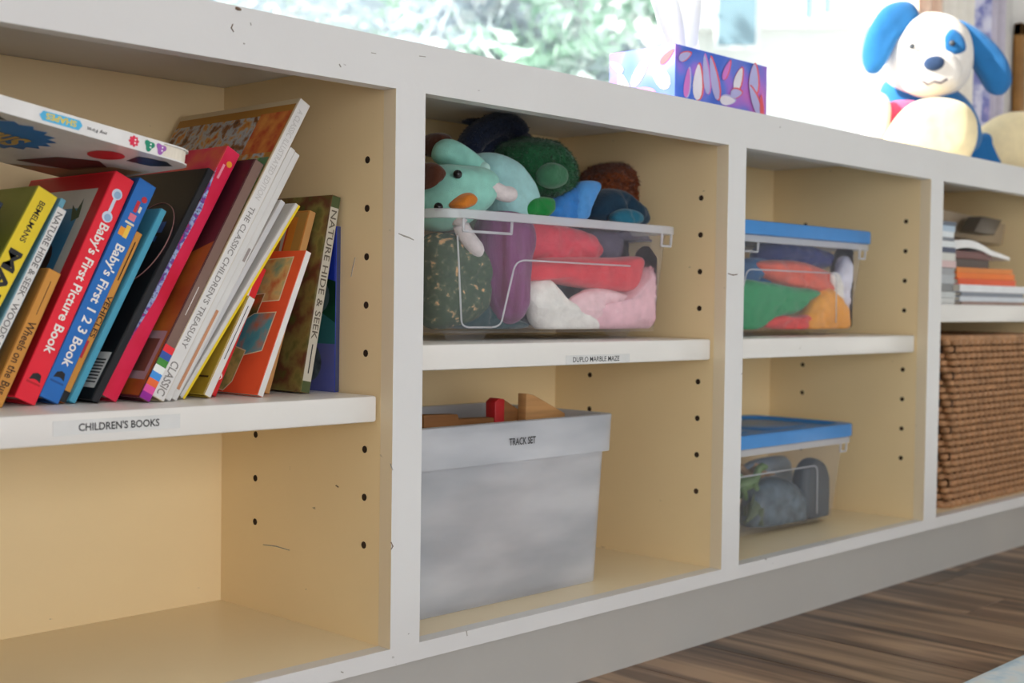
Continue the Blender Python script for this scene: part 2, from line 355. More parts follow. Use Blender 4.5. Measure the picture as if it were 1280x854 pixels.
def hit(x, y):
    d = ray(x, y); p = CAM+d*((hc-CAM).dot(hn)/d.dot(hn))-hc; return p.dot(hx), p.z
ze = hit(838, 42)[1]
MB().box(0, 9, 0, 5, 0, ze+1.2).build('wall', HW, hs)
MB().prism([(0, -.25, ze), (-.35, -.25, ze+.42), (-1.1, -.25, ze+1.5), (9, -.25, ze+1.9), (9, -.25, ze)], (0, 5.4, 0)).build('eave', HW, hs)
for xa, ya, xb, yb in ((896, 64, 944, -14), (1003, 30, 1011, -14), (1026, 24, 1033, -14)):
    p = hit(xa, ya); q = hit(xb, yb); wo = MB().box(p[0], q[0], -.29, -.26, p[1], q[1]).build('window', HG, hs)
    MB().box(p[0]-.03, q[0]+.03, -.275, -.251, p[1]-.03, q[1]+.03).build('window_frame', HW, wo)

# ------------------------------------------------------------------ books
WHITE = mat('book_white', (226, 224, 220), .45, .03, 20); PAGE = mat('paper', (228, 220, 204), .8, .08, 60, streak=(60, 1, 1)); INK = MATS['ink']
WINK = mat('white_ink', (238, 234, 228), .5, .03)
def book(label, x0, y0, lean, h, t, d, cover, spine=None, pages=PAGE, b=.0018, z0=None, hard=True, right=None):
    o = thing('book', label, 'book', (x0, y0, ST[0] if z0 is None else z0), (0, R(lean), 0), 'books on the left shelf')
    o['h'] = h; o['t'] = t
    c = MB(); z1 = h
    c.box(-t, -t+b, b, d, 0, h); c.cur = 1; c.box(-b, 0, b, d, 0, h); c.cur = 2; c.box(-t, 0, 0, b, 0, h)
    c.build('cover', [cover, right or cover, spine or cover], o, bevel=min(.0007, b*.35), segs=1)
    e = .003 if hard else .0004
    MB().box(-t+b, -b, b, d-(.004 if hard else .0004), e, h-e).build('pages', pages, o)
    return o
def spine_text(o, s, zt, L, Hh, M, xc=None, bold=.012, name='spine_title'):
    return text(name, s, L, Hh, (-o['t']/2 if xc is None else xc, -.0003, zt), (0, 0, -1), (1, 0, 0), M, o, bold)
def cover_art(o, items, name='cover_art'):
    """flat printed shapes on the left cover: (material, [(y, z)...])"""
    ms = []; mb = MB()
    for i, (M, poly) in enumerate(items):
        if M not in ms: ms.append(M)
        mb.cur = ms.index(M); x = -o['t']-.0001-.00005*i; mb.prism([(x, y, z) for y, z in poly], (-.00004, 0, 0))
    return mb.build(name, ms, o)
def spine_art(o, items, name='spine_emblem'):
    ms = []; mb = MB()
    for i, (M, poly) in enumerate(items):
        if M not in ms: ms.append(M)
        mb.cur = ms.index(M); y = -.0002-.00005*i; mb.prism([(x, y, z) for x, z in poly], (0, -.00004, 0))
    return mb.build(name, ms, o)
def disc(cx, cz, r, n=16, sx=1): return [(cx+r*sx*math.cos(2*math.pi*k/n), cz+r*math.sin(2*math.pi*k/n)) for k in range(n)]
def rect(a, b, c, d): return [(a, c), (b, c), (b, d), (a, d)]
C = lambda n, c, **k: mat(n, c, k.pop('rough', .4), k.pop('var', .05), **k)

navy = C('navy_cover', (40, 48, 62))
book('dark navy book at the left edge of the frame', -.4470, .10, 28.5, .198, .02, .15, navy)
mad = book('yellow-spined picture book with an olive green cover, left end of the row', -.4013, .10, 28.2, .207, .0205, .17, C('olive', (134, 134, 48), hues=[(126, 132, 44), (166, 164, 78)], scale=9), C('mad_yellow', (232, 204, 44)))
spine_text(mad, 'BEMELMANS', .196, .040, .0055, INK); spine_text(mad, 'MADELINE', .147, .13, .0125, INK, bold=.03)
nat = book('white-spined nature book with grey lettering beside the yellow book', -.3800, .10, 26.4, .191, .0098, .16, C('teal_edge', (120, 176, 196)), WHITE)
spine_text(nat, 'NATURE HIDE & SEEK · WOODS & FORESTS', .186, .165, .0058, C('grey_ink', (120, 118, 116)))
book('thin teal book poking up behind the white nature book', -.3722, .125, 26.2, .203, .0055, .15, C('teal_cover', (116, 180, 200)))
wh = book('small orange book with brown spine lettering, shortest at the left', -.3562, .095, 24.8, .127, .0125, .12, C('wheels_cover', (176, 120, 50)), C('wheels_orange', (205, 142, 62)))
spine_text(wh, 'Wheels on the Bus', .078, .068, .0075, C('brown_ink', (60, 38, 22)))
spine_art(wh, [(C('brown_ink', (60, 38, 22)), rect(-.0062, -.0056, .085, .117))], 'spine_print')
RED = C('red_cover', (236, 44, 62), rough=.3); BLU = C('blue_cover', (44, 112, 190), rough=.3)
red = book('thick bright red baby picture book with white spine lettering', -.3243, .10, 25.2, .2235, .0205, .165, RED, b=.003)
cover_art(red, [(C('red_dark', (196, 36, 44)), rect(.002, .163, .002, .2215)), (C('inset_white', (206, 200, 186)), rect(.018, .155, .045, .206)), (C('inset_blue', (62, 132, 170)), rect(.034, .155, .06, .186)), (C('inset_brown', (70, 46, 36)), disc(.07, .13, .022)), (C('inset_leaf', (46, 70, 40)), [(.03, .176), (.036, .196), (.04, .183), (.052, .19), (.042, .172)])])
spine_text(red, "Baby's First Picture Book", .174, .128, .0125, WINK, bold=.02)
SIL = C('silver_print', (208, 220, 236)); RB = C('rattle_blue', (150, 182, 214))
spine_art(red, [(SIL, rect(-.0118, -.0088, .183, .203)), (SIL, disc(-.0103, .204, .0052)), (RB, disc(-.0097, .2035, .0035)), (SIL, disc(-.0103, .181, .0052)), (RB, disc(-.0097, .1805, .0035))], 'rattle_picture')
HORSE = [(-.0155, .0195), (-.014, .025), (-.010, .0272), (-.0062, .0262), (-.0052, .0222), (-.0046, .0195), (-.008, .021), (-.0105, .0212), (-.0125, .0205)]
spine_art(red, [(INK, HORSE), (C('red_dark', (196, 36, 44)), rect(-.017, -.0035, .0165, .0183))])
blu = book('thick blue baby counting book with white spine lettering, right of the red one', -.3028, .10, 26.0, .2205, .0198, .165, C('blue_dark', (36, 84, 150)), BLU, b=.003)
spine_text(blu, "Baby's First 1 2 3 Book", .155, .122, .0125, WINK, bold=.02)
spine_art(blu, [(C('toy_orange', (240, 160, 50)), rect(-.0165, -.0105, .163, .171)), (C('toy_yellow', (244, 200, 80)), rect(-.0112, -.0068, .1625, .175)), (C('toy_cream', (236, 226, 200)), rect(-.0148, -.0052, .176, .178)), (C('toy_pink', (224, 120, 140)), rect(-.0135, -.0065, .18, .1865)), (C('toy_red', (200, 50, 60)), rect(-.0120, -.0085, .1885, .2000)), (C('toy_cream', (236, 226, 200)), rect(-.0075, -.005, .19, .196)), (C('toy_red', (200, 50, 60)), disc(-.0062, .2035, .003))], 'toy_picture')
spine_art(blu, [(INK, [(x, z+.001) for x, z in HORSE]), (C('blue_dark', (36, 84, 150)), rect(-.017, -.0035, .0165, .0183))])
ora = book('thin orange-spined vehicle book between the blue and teal books', -.2936, .105, 26.3, .172, .0075, .15, C('ora_cover', (190, 110, 50)), C('ora_spine', (214, 148, 64)))
spine_text(ora, 'VEHICLES', .106, .042, .0052, INK); spine_art(ora, [(C('brown_ink', (60, 38, 22)), rect(-.0042, -.003, .122, .162))], 'spine_print')
spine_art(ora, [(INK, rect(-.0074, -.0002, .0003, .011)), (C('toy_red', (0, 0, 0)), rect(-.0074, -.004, .043, .06))])
book('thin bright teal book leaning against the black book', -.2868, .10, 27.4, .199, .0065, .175, C('teal_bright', (74, 158, 186)))
blk = book('large black book with a thin pink circle and white barcode sticker', -.2700, .090, 29.0, .248, .0075, .185, C('black_cover', (27, 28, 31), rough=.35), C('black_spine', (30, 32, 37), rough=.4))
ring = MB(); x = -blk['t']-.0004
ring.tube([(x, .052+.045*math.cos(a_*math.pi/20), .165+.045*math.sin(a_*math.pi/20)) for a_ in range(40)], .0005, 6, closed=True)
ring.build('circle_line', C('pink_line', (168, 124, 120)), blk)
cover_art(blk, [(C('print_blue', (60, 100, 170)), rect(.026, .04, .176, .188)), (C('print_blue', (60, 100, 170)), rect(.03, .042, .166, .172))])
cover_art(blk, [(C('sticker', (214, 214, 212)), rect(.006, .042, .012, .048)), ]+[(INK, rect(.009, .039, .017+.0032*k, .0185+.0032*k)) for k in range(8)], 'barcode_sticker')
pnk = book('glittery pink-red book leaning beside the black book', -.2500, .094, 29.2, .2705, .0165, .18, C('pink_cover', (222, 30, 58), hues=[(200, 20, 40), (232, 60, 90), (236, 120, 70)], scale=22), C('pink_spine', (226, 30, 74), hues=[(206, 16, 48), (238, 44, 96)], scale=12))
spine_art(pnk, [(C('glitter', (120, 130, 190), hues=[(30, 26, 50), (170, 190, 226), (90, 60, 150), (222, 50, 110)], scale=160), [(-.0163, .05), (-.0135, .08), (-.0115, .10), (-.0125, .15), (-.0105, .2), (-.0163, .246)]), (C('toy_orange', (0, 0, 0)), disc(-.006, .255, .0032)), (C('print_pale', (240, 150, 170)), rect(-.012, -.0095, .236, .252))], 'glitter_band')
brn = book('maroon and brown book with a rainbow of squares on its spine', -.2300, .072, 28.8, .258, .0112, .19, C('maroon', (84, 34, 42), hues=[(70, 26, 40), (92, 40, 42)], scale=6), C('brown_spine', (124, 98, 88)))
cover_art(brn, [(C('rust', (164, 92, 36), hues=[(140, 64, 30), (186, 116, 44)], scale=14), [(.002, .002), (.19, .002), (.19, .1), (.09, .13), (.002, .165)]), (C('rust_label', (158, 138, 146)), rect(.006, .042, .018, .068)), (C('rust_print', (110, 70, 60)), rect(.012, .036, .026, .06))])
spine_art(brn, [(C('sq%d' % k, c), rect(-.0112, 0, .001+.0068*k, .0078+.0068*k)) for k, c in enumerate(((150, 40, 150), (226, 84, 160), (236, 110, 60), (70, 150, 226), (236, 240, 236), (70, 140, 60), (60, 90, 170), (236, 50, 60)))], 'rainbow_squares')
spine_art(brn, [(WINK, rect(-.006, -.0054, .088, .118))], 'spine_print')
wt = book('tall white treasury book with grey spine lettering, tallest of the row', -.2146, .072, 29.6, .333, .0142, .215, C('cream_cover', (214, 196, 158)), C('white_spine', (222, 220, 217)))
PAINTING = C('painting', (160, 100, 60), hues=[(70, 52, 40), (150, 96, 50), (176, 186, 190), (206, 150, 70), (190, 70, 40)], scale=70)
cover_art(wt, [(C('ochre', (178, 126, 50)), rect(.002, .213, .004, .326)), (PAINTING, rect(.012, .213, .262, .316)), (C('orange_rust', (204, 96, 40), hues=[(186, 50, 30), (226, 150, 70)], scale=60), rect(.003, .055, .268, .318)), (C('panel', (206, 180, 128)), rect(.04, .2, .2, .258)), (C('flower', (90, 140, 70), hues=[(130, 110, 140), (60, 140, 60), (200, 190, 160)], scale=60), rect(.003, .038, .19, .262))])
cover_art(wt, [(C('brown_ink', (0, 0, 0)), rect(.08+.012*k, .086+.012*k, .236, .243)) for k in range(6)], 'cover_print')
spine_text(wt, "THE CLASSIC CHILDREN'S TREASURY", .208, .155, .0062, C('spine_grey', (138, 134, 130))); spine_text(wt, 'A CLASSIC ILLUSTRATED EDITION', .322, .105, .0062, C('spine_pale', (196, 193, 189))); spine_text(wt, 'CLASSIC', .038, .034, .0085, C('spine_grey', (0, 0, 0)))
book('thin white book just right of the tall white treasury', -.2065, .074, 29.9, .281, .0074, .2, WHITE, C('offwhite', (214, 213, 210)))
t3 = book('thin white book with an orange streak low on its spine', -.1985, .076, 30.1, .277, .0072, .2, WHITE, C('offwhite', (0, 0, 0)))
spine_art(t3, [(C('streak', (196, 140, 104)), rect(-.0062, -.003, .01, .095))], 'spine_streak'); spine_art(t3, [(C('spot', (150, 140, 136)), rect(-.005, -.002, .15, .165))], 'spine_mark')
book('thin pale grey book behind the white ones', -.1905, .088, 32.5, .228, .0062, .19, WHITE, C('palegrey', (204, 205, 206)))
book('thin white book with a bright yellow back edge', -.1815, .09, 35.0, .232, .0062, .19, WHITE, C('offwhite', (0, 0, 0)), right=C('bright_yellow', (238, 206, 40)))
spine_art(bpy.data.objects[[o.name for o in COL.objects if o.get('label', '').startswith('thin white book with a bright yellow')][0]], [(C('bright_yellow', (0, 0, 0)), rect(-.0026, 0, 0, .232))], 'yellow_edge')
yl = book('yellow-covered thin book with a white spine low in the row', -.1560, .085, 28.0, .108, .0085, .16, C('mustard', (190, 160, 56), hues=[(170, 140, 40), (204, 176, 70)], scale=20), C('white_spine', (0, 0, 0)))
cover_art(yl, [(C('brown_ink', (0, 0, 0)), disc(.02, .06, .007)), (C('brown_ink', (0, 0, 0)), rect(.006, .05, .018, .02))])
spine_art(yl, [(INK, rect(-.0048, -.0040, .04, .098))], 'spine_print')
mn = book('slim red-spined book beside the orange picture book', -.1400, .100, 25.0, .138, .0108, .17, C('red_dark', (0, 0, 0)), C('red2', (214, 40, 44)))
spine_art(mn, [(WINK, disc(-.0055, .02, .0036)), (C('red2', (0, 0, 0)), disc(-.0052, .019, .002)), (WINK, rect(-.0104, -.0085, .005, .132))], 'spine_emblem')
ORG = C('orange_cover', (248, 98, 58), rough=.35)
og = book('orange picture book with five framed illustrations on its cover', -.1078, .068, 21.9, .1535, .0068, .115, ORG, C('white_spine', (0, 0, 0)), hard=False, b=.0008)
PA = C('pic_a', (190, 170, 100), hues=[(140, 172, 140), (226, 196, 126), (210, 96, 52)], scale=45); PB = C('pic_b', (60, 70, 40), hues=[(30, 50, 32), (120, 110, 56), (226, 100, 56)], scale=60); PC = C('pic_c', (90, 160, 176), hues=[(80, 150, 170), (90, 170, 180), (206, 120, 80)], scale=40); PD = C('pic_d', (150, 150, 90), hues=[(70, 116, 70), (212, 190, 112), (140, 150, 80)], scale=40); FR = C('pic_frame', (240, 222, 184))
def framed(M, poly):
    c = [sum(p[0] for p in poly)/len(poly), sum(p[1] for p in poly)/len(poly)]
    return [(FR, [(c[0]+(y-c[0])*1.05, c[1]+(z-c[1])*1.05) for y, z in poly]), (M, poly)]
cover_art(og, framed(PA, [(.018, .10), (.018, .146), (.085, .142), (.09, .095)])+framed(PB, [(.05, .062), (.045, .106), (.112, .1), (.112, .055)])+framed(PC, [(.018, .046), (.016, .086), (.05, .084), (.092, .062), (.075, .034)])+framed(PD, [(.05, .012), (.045, .044), (.085, .052), (.113, .03), (.113, .01), (.06, .002)]))
bd = book('orange board book with a reader pictured on its front, behind the orange one', -.0769, .10, 17.0, .194, .0085, .14, C('board_orange', (196, 130, 60)), C('board_edge', (190, 140, 84)))
cover_art(bd, [(C('gold', (190, 146, 76)), rect(.002, .138, .002, .192)), (C('board_orange2', (228, 146, 58)), rect(.016, .12, .03, .187)), (C('frame_red', (206, 70, 40)), rect(.028, .078, .124, .182)), (C('inset_pale', (206, 204, 200)), rect(.031, .075, .127, .179)), (C('shirt', (200, 120, 60)), [(.034, .141), (.036, .161), (.052, .166), (.068, .160), (.072, .141)]), (C('jeans', (60, 84, 140)), rect(.032, .076, .124, .142)), (C('skin', (214, 160, 116)), disc(.053, .174, .008)), (C('hair', (90, 54, 32)), [(.044, .176), (.048, .185), (.058, .185), (.062, .176), (.053, .181)])])
gr = book('camouflage-green nature book with a pale lettered spine near the divider', -.0405, .082, 10.8, .2055, .0118, .19, C('camo', (90, 92, 44), hues=[(62, 74, 30), (140, 130, 72), (110, 66, 46), (84, 104, 42)], scale=28), C('camo_spine', (72, 84, 50)))
spine_art(gr, [(C('spine_cream', (190, 184, 168)), rect(-.0115, -.001, .012, .193))], 'spine_panel')
text('spine_title', 'NATURE HIDE & SEEK', .135, .0072, (-.0062, -.0005, .19), (0, 0, -1), (1, 0, 0), C('spine_brown', (92, 84, 72)), gr)
MB().box(-.0068, -.0056, -.0005, -.0003, .02, .05).build('spine_print', INK, gr)
ls = book('blue and green book standing upright against the divider', -.0006, .084, .2, .172, .0062, .16, C('deep_blue', (34, 60, 176)), C('ls_spine', (60, 66, 96)))
cover_art(ls, [(C('ls_green', (24, 74, 52), hues=[(14, 44, 34), (30, 96, 64)], scale=14), [(.0, .06), (.0, .115), (.05, .125), (.16, .12), (.16, .06)]), (C('ls_teal', (52, 110, 112)), [(0, .045), (0, .072), (.04, .09), (.16, .08), (.16, .045)]), (C('ls_violet', (96, 104, 160), hues=[(84, 94, 170), (112, 110, 150)], scale=14), rect(0, .16, 0, .05)), (C('ls_grey', (84, 104, 108)), disc(.028, .1, .018)), (C('ls_dark', (70, 84, 92), hues=[(40, 50, 54), (110, 122, 126)], scale=70), disc(.042, .03, .02))])
# flat book on top
fb = thing('book', 'white shapes book lying flat on top of the leaning books', 'book', (0, 0, 0), group='books on the left shelf')
pr_ = at(247, 190, .028); pl = at(0, 118, .028); ang = math.atan2(pr_.z-pl.z, pr_.x-pl.x)
fb.location = pr_; fb.rotation_euler = (R(-1.2), -ang, 0); FL, FT, FD = .30, .0134, .2
fb['h'] = FL; fb['t'] = FT
c = MB(); rd = .02
def rcorner(z, i=0): 
    return [Vector((-FL, 0+i, z)), Vector((-rd, i, z))]+[Vector((-rd+(rd-i)*math.sin(a), rd-(rd-i)*math.cos(a), z)) for a in (.4, .8, 1.2, 1.57)]+[Vector((-i, FD-i, z)), Vector((-FL, FD-i, z))]
c.loft([rcorner(-.0012), rcorner(0)]); c.loft([rcorner(-FT), rcorner(-FT+.0012)]); c.box(-FL, -.034, 0, .0015, -FT+.0012, -.0012)
c.build('cover', C('gloss_white', (230, 229, 227), rough=.25), fb)
MB().loft([rcorner(-FT+.0013, .0022), rcorner(-.0013, .0022)]).build('pages', PAGE, fb)
def frontpoly(cx, cz, pts): return [(cx+x, -.0003, cz+z) for x, z in pts]
mb = MB(); mb.prism(frontpoly(0, 0, [(-.146, -.0108), (-.149, -.0068), (-.146, -.0028), (-.114, -.0024), (-.111, -.0062), (-.114, -.0108)]), (0, -.0001, 0)); mb.build('title_patch', C('sky_patch', (84, 182, 226)), fb)
text('spine_title', 'SHAPES', .027, .0052, (-.1165, -.0006, -.0065), (-1, 0, 0), (0, 0, -1), C('patch_yellow', (226, 204, 70)), fb, .03)
text('spine_print', 'my First', .018, .0038, (-.089, -.0006, -.0068), (-1, 0, 0), (0, 0, -1), INK, fb, .01)
def blobmark(name, cx, col, kind):
    mb = MB(); M = C(name+'_c', col); E_ = C('mark_white', (240, 240, 240))
    pts = []
    for k in range(24):
        a = 2*math.pi*k/24; r_ = .0045*(1+(.18 if kind == 0 else .25)*math.sin((8 if kind == 0 else 3)*a+.5)); pts.append((r_*math.cos(a), r_*math.sin(a)))
    mb.prism(frontpoly(cx, -.0066, pts), (0, -.0001, 0)); mb.cur = 1
    for s in (-1, 1): mb.prism([(cx+.0012+.0005*math.cos(2*math.pi*k/8)*1.6, -.00045, -.0066+s*.0014+.0008*math.sin(2*math.pi*k/8)) for k in range(8)], (0, -.0001, 0))
    mb.build('shape_mark', [M, E_], fb)
blobmark('mark_red', -.063, (222, 50, 80), 0); blobmark('mark_green', -.048, (40, 140, 110), 1); blobmark('mark_purple', -.0365, (160, 96, 176), 1)
def under(M, poly, k=0): 
    mb = MB(); mb.prism([(x, y, -FT-.0003-.0001*k) for x, y in poly], (0, 0, -.0001)); return mb
mb = MB(); star = []
for k in range(40):
    a = 2*math.pi*k/40; r_ = 1+(.16 if k % 2 else 0); star.append((-.152+.046*r_*math.cos(a), .085+.058*r_*math.sin(a)))
under(None, star).build('cover_splash', C('splash_blue', (44, 120, 190)), fb)
text('cover_title', 'Shapes', .07, .06, (-.118, .085, -FT-.0008), (-1, 0, 0), (0, 1, 0), C('title_gold', (206, 170, 90)), fb, .03)
under(None, [(-.06+.014*math.cos(2*math.pi*k/20), .05+.022*math.sin(2*math.pi*k/20)) for k in range(20)]).build('cover_badge', C('badge_red', (206, 44, 52)), fb)
under(None, [(-.25, .03), (-.185, .008), (-.165, .022), (-.2, .045), (-.25, .06)]).build('cover_print', C('black_print', (30, 28, 28)), fb)
under(None, [(-.045, .02), (-.022, .012), (-.01, .022), (-.018, .045), (-.04, .05)]).build('cover_print', C('black_print', (0, 0, 0)), fb)
under(None, [(-.075, .11), (-.05, .08), (-.03, .1), (-.04, .15), (-.085, .17)]).build('cover_print', C('maroon_print', (92, 40, 40)), fb)
under(None, [(-.03, .09), (-.006, .08), (-.004, .198), (-.08, .198), (-.05, .16)]).build('cover_print', C('tan_print', (190, 150, 110)), fb)

# ------------------------------------------------------------------ storage boxes
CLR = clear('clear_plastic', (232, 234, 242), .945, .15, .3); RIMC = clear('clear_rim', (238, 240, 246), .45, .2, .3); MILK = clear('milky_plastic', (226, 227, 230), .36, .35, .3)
def tub(root, x0, x1, y0, y1, z0, z1, tx, ty, r, M, rim, wall=.0018, rimh=.010, rimo=.008):
    """open tapered tub: rim outline x0..x1, y0..y1 at the top"""
    def lp(k, z, g=0, rad=r):  # k = 0 bottom .. 1 top, g inset
        e = rimo; return rr(x0+e+tx*(1-k)+g, x1-e-tx*(1-k)-g, y0+e+ty*(1-k)+g, y1-e-ty*(1-k)-g, max(.003, rad-g), z)
    b = MB(); zt = z1-rimh
    b.loft([lp(0, z0+.004, .006), lp(0, z0), lp(0, z0, -.0), lp(.05, z0+.006), lp(.5, (z0+zt)/2), lp(1, zt), lp(1, zt, wall), lp(.5, (z0+zt)/2, wall), lp(.03, z0+.005, wall)][1:])
    o = b.build('body', M, root, smooth=True, auto=50)
    b = MB(); q = lambda g, z: rr(x0+g, x1-g, y0+g, y1-g, r, z)
    b.loft([q(rimo, zt), q(0, zt), q(0, z1-.001), q(.001, z1), q(rimo+wall, z1), q(rimo+wall, zt)], close=True)
    b.build('rim', rim, root, smooth=True, auto=40)
    def face(x, z): return y0+rimo+ty*(1-(z-z0)/(zt-z0))
    return face
def feet(root, spots, z0, z1, M):
    for x, y, w in spots:
        MB().loft([rr(x-w, x+w, y-.008, y+.008, .004, z0), rr(x-w-.006, x+w+.006, y-.012, y+.012, .004, z1)]).build('foot', M, root)
def ridge(root, face, pts, M, rad=.0011):
    P = [Vector((x, face(x, z)-.0006, z)) for x, z in pts]; MB().tube(P, rad, 8).build('moulded_line', M, root, smooth=True)
def arc(x0, z0, x1, z1, cx, cz, n=5): return [((1-t)**2*x0+2*t*(1-t)*cx+t*t*x1, (1-t)**2*z0+2*t*(1-t)*cz+t*t*z1) for t in [i/n for i in range(n+1)]]
def hook(root, face, xa, xb, za, zb, M):
    m_ = MB()
    for (p, q) in (((xa, zb), (xa, za)), ((xa, za), (xb, za)), ((xb, za), (xb, zb))):
        m_.tube([(p[0], face(*p)-.004, p[1]), (q[0], face(*q)-.004, q[1])], .0017, 6)
    m_.build('latch_tab', M, root, smooth=True)
# clear open box with soft toys
z0 = ST[1]
bx1 = thing('clear_storage_box', 'clear open plastic box overflowing with soft toys', 'storage box', (.33, .17, z0))
def loc0(root): 
    for ch in root.children: ch.location = -Vector(root.location)
f1 = tub(bx1, .118, .548, .05, .285, z0+.010, .452, .012, .008, .03, CLR, RIMC)
feet(bx1, [(.185, .088, .022), (.46, .088, .01), (.185, .25, .022), (.46, .25, .014)], z0, z0+.012, CLR)
ridge(bx1, f1, [(.143, .423), (.156, .33)]+arc(.156, .33, .170, .321, .157, .321)+[(.205, .321)]+arc(.205, .321, .222, .332, .221, .321)+[(.236, .388)]+arc(.236, .388, .256, .399, .240, .399)+[(.45, .398)], RIMC)
hook(bx1, f1, .148, .225, .428, .443, RIMC); hook(bx1, f1, .508, .528, .426, .443, RIMC); loc0(bx1)
# milky tote
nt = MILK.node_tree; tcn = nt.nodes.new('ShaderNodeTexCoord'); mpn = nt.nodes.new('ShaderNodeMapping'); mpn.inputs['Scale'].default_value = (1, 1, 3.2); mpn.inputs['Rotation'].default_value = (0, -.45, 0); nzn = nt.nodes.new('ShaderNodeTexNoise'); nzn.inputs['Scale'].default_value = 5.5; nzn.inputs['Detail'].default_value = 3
crn = nt.nodes.new('ShaderNodeValToRGB'); crn.color_ramp.elements[0].position = .35; crn.color_ramp.elements[1].position = .62; crn.color_ramp.elements[0].color = rgb((200, 204, 211)); crn.color_ramp.elements[1].color = rgb((236, 238, 243))  # mottled reflections and diagonal highlights painted into the tote's base colour
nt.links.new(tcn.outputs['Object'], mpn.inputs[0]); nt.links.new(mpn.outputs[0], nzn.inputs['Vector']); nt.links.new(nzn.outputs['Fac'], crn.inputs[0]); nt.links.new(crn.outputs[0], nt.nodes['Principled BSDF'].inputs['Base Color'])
bx2 = thing('white_tote', 'milky white plastic tote labelled for the track set', 'storage box', (.24, .17, 0))
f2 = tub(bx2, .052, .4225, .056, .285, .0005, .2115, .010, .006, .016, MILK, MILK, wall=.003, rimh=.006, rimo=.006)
b = MB(); q = lambda g, z, e=0: rr(.052+g, .4225-g, .056+g, .285-g, .016, z)
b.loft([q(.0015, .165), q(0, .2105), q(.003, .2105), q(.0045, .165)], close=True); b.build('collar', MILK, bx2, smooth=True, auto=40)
a = at(636, 554, .056); b_ = at(669, 551, .056)
text('lettering', 'TRACK SET', b_.x-a.x, .0085, (a.x, .0550, .1885), (1, 0, 0), (0, 0, 1), INK, bx2, .012); loc0(bx2)
# clear boxes with blue lids
BLID = C('lid_blue', (66, 138, 206), rough=.35, var=.03)
def lidded(label, x0, x1, y0, y1, z0, ztop, off):
    t = thing('lidded_storage_box', label, 'storage box', ((x0+x1)/2, (y0+y1)/2, z0))
    zr = ztop-.021
    f = tub(t, x0+.003, x1-.003, y0+.003, y1-.003, z0+.008, zr, .016, .009, .028, CLR, RIMC, rimh=.010)
    feet(t, [(x0+.1, y0+.05, .02), (x1-.1, y0+.05, .014), (x0+.1, y1-.05, .02), (x1-.1, y1-.05, .014)], z0, z0+.009, CLR)
    q = lambda g, z, r=.03: rr(x0+g, x1-g, y0+g, y1-g, r, z)
    lid = MB().loft([q(.004, zr), q(0, zr+.001), q(0, ztop-.003), q(.0012, ztop-.0008), q(.004, ztop), q(.016, ztop), q(.02, ztop-.005), q(.035, ztop-.005)]).build('lid', BLID, t, smooth=True, auto=35)
    lo = MB()
    for k in range(2): lo.loft([rr(x0+.06+k*.17, x0+.2+k*.17, y0+.05, y1-.05, .02, ztop-.006), rr(x0+.064+k*.17, x0+.196+k*.17, y0+.054, y1-.054, .02, ztop-.003)])
    lo.build('lid_panel', BLID, t, smooth=True, auto=35)
    w = x1-x0
    ridge(t, f, [(x0+.05, z0+.02), (x0+.07, z0+.088)]+arc(x0+.07, z0+.088, x0+.085, z0+.098, x0+.072, z0+.098)+[(x1-.12, z0+.098)]+arc(x1-.12, z0+.098, x1-.105, z0+.088, x1-.107, z0+.098)+[(x1-.095, z0+.02)], RIMC)
    hook(t, f, x0+.02, x0+.09, zr-.024, zr-.008, RIMC); hook(t, f, x1-.045, x1-.027, zr-.024, zr-.008, RIMC); loc0(t)
    return t
lidded('clear box with a blue lid and bright dress-up cloth on the upper shelf', .664, 1.094, .06, .285, ST[2], .4725, 0)
lidded('clear box with a blue lid full of dark toys in the lower cubby', .645, 1.075, .076, .285, 0, .1605, 0)

# ------------------------------------------------------------------ contents of the clear open box
FAB = dict(rough=.9, sheen=.3)
def fab(n, c, **k): return mat(n, c, .9, k.pop('var', .12), k.pop('scale', 60), bump=k.pop('bump', .5), bscale=k.pop('bscale', 260), spec=.1, sheen=k.pop('sheen', .25), **k)
BOX = {'soft toys and cloth in the clear open box': (.146, .521, .0715, .265, .3175, .437), 'dress-up cloths in the box on the upper shelf': (.694, 1.059, .0835, .262, .3145, .6), 'dark toys in the lower lidded box': (.675, 1.041, .0995, .262, .0105, .6)}
def cloth(name, label, cat, L, Y, thick, M, wr=.010, wsc=35, group=None, **k):
    o = puff(name, ppx(L, Y), thick, M, None, wr, wsc, box=BOX.get(group), **k); tag(o, label, cat, group); return o
G1 = 'soft toys and cloth in the clear open box'
MINT = fab('mint_plush', (140, 200, 186), bscale=900); DBR = fab('dark_brown_plush', (74, 40, 26)); LILW = fab('lilac_white_plush', (214, 204, 204)); NAVY = fab('navy_sparkle', (30, 38, 58), var=.5, scale=400); DGR = fab('dark_green_plush', (34, 86, 54), var=.3, scale=120); 
mt = thing('plush_animal', 'mint green stuffed animal with brown ears and an orange nose', 'soft toy', at(590, 262, .12), group=G1)
def sub(o, par): o.parent = par; o.location = -Vector(par.location); return o
sub(puff('body', ppx([(598, 262), (590, 215), (600, 192), (620, 196), (640, 215), (655, 245), (655, 275), (620, 300)], .15), .045, fab('mint_pale', (158, 204, 204)), None, .002), mt)
sub(puff('head', ppx([(526, 262), (530, 225), (545, 207), (565, 207), (590, 210), (602, 225), (596, 252), (582, 270), (550, 290)], .115), .05, MINT, None, .002), mt)
sub(puff('arm', ppx([(546, 187), (552, 176), (562, 175), (585, 190), (602, 206), (600, 222), (585, 219), (560, 208), (547, 198)], .13), .02, MINT, None, .001), mt)
sub(puff('arm_cuff', ppx([(592, 218), (600, 203), (607, 207), (604, 222), (597, 226)], .115), .012, fab('mint_light', (176, 216, 208)), None), mt)
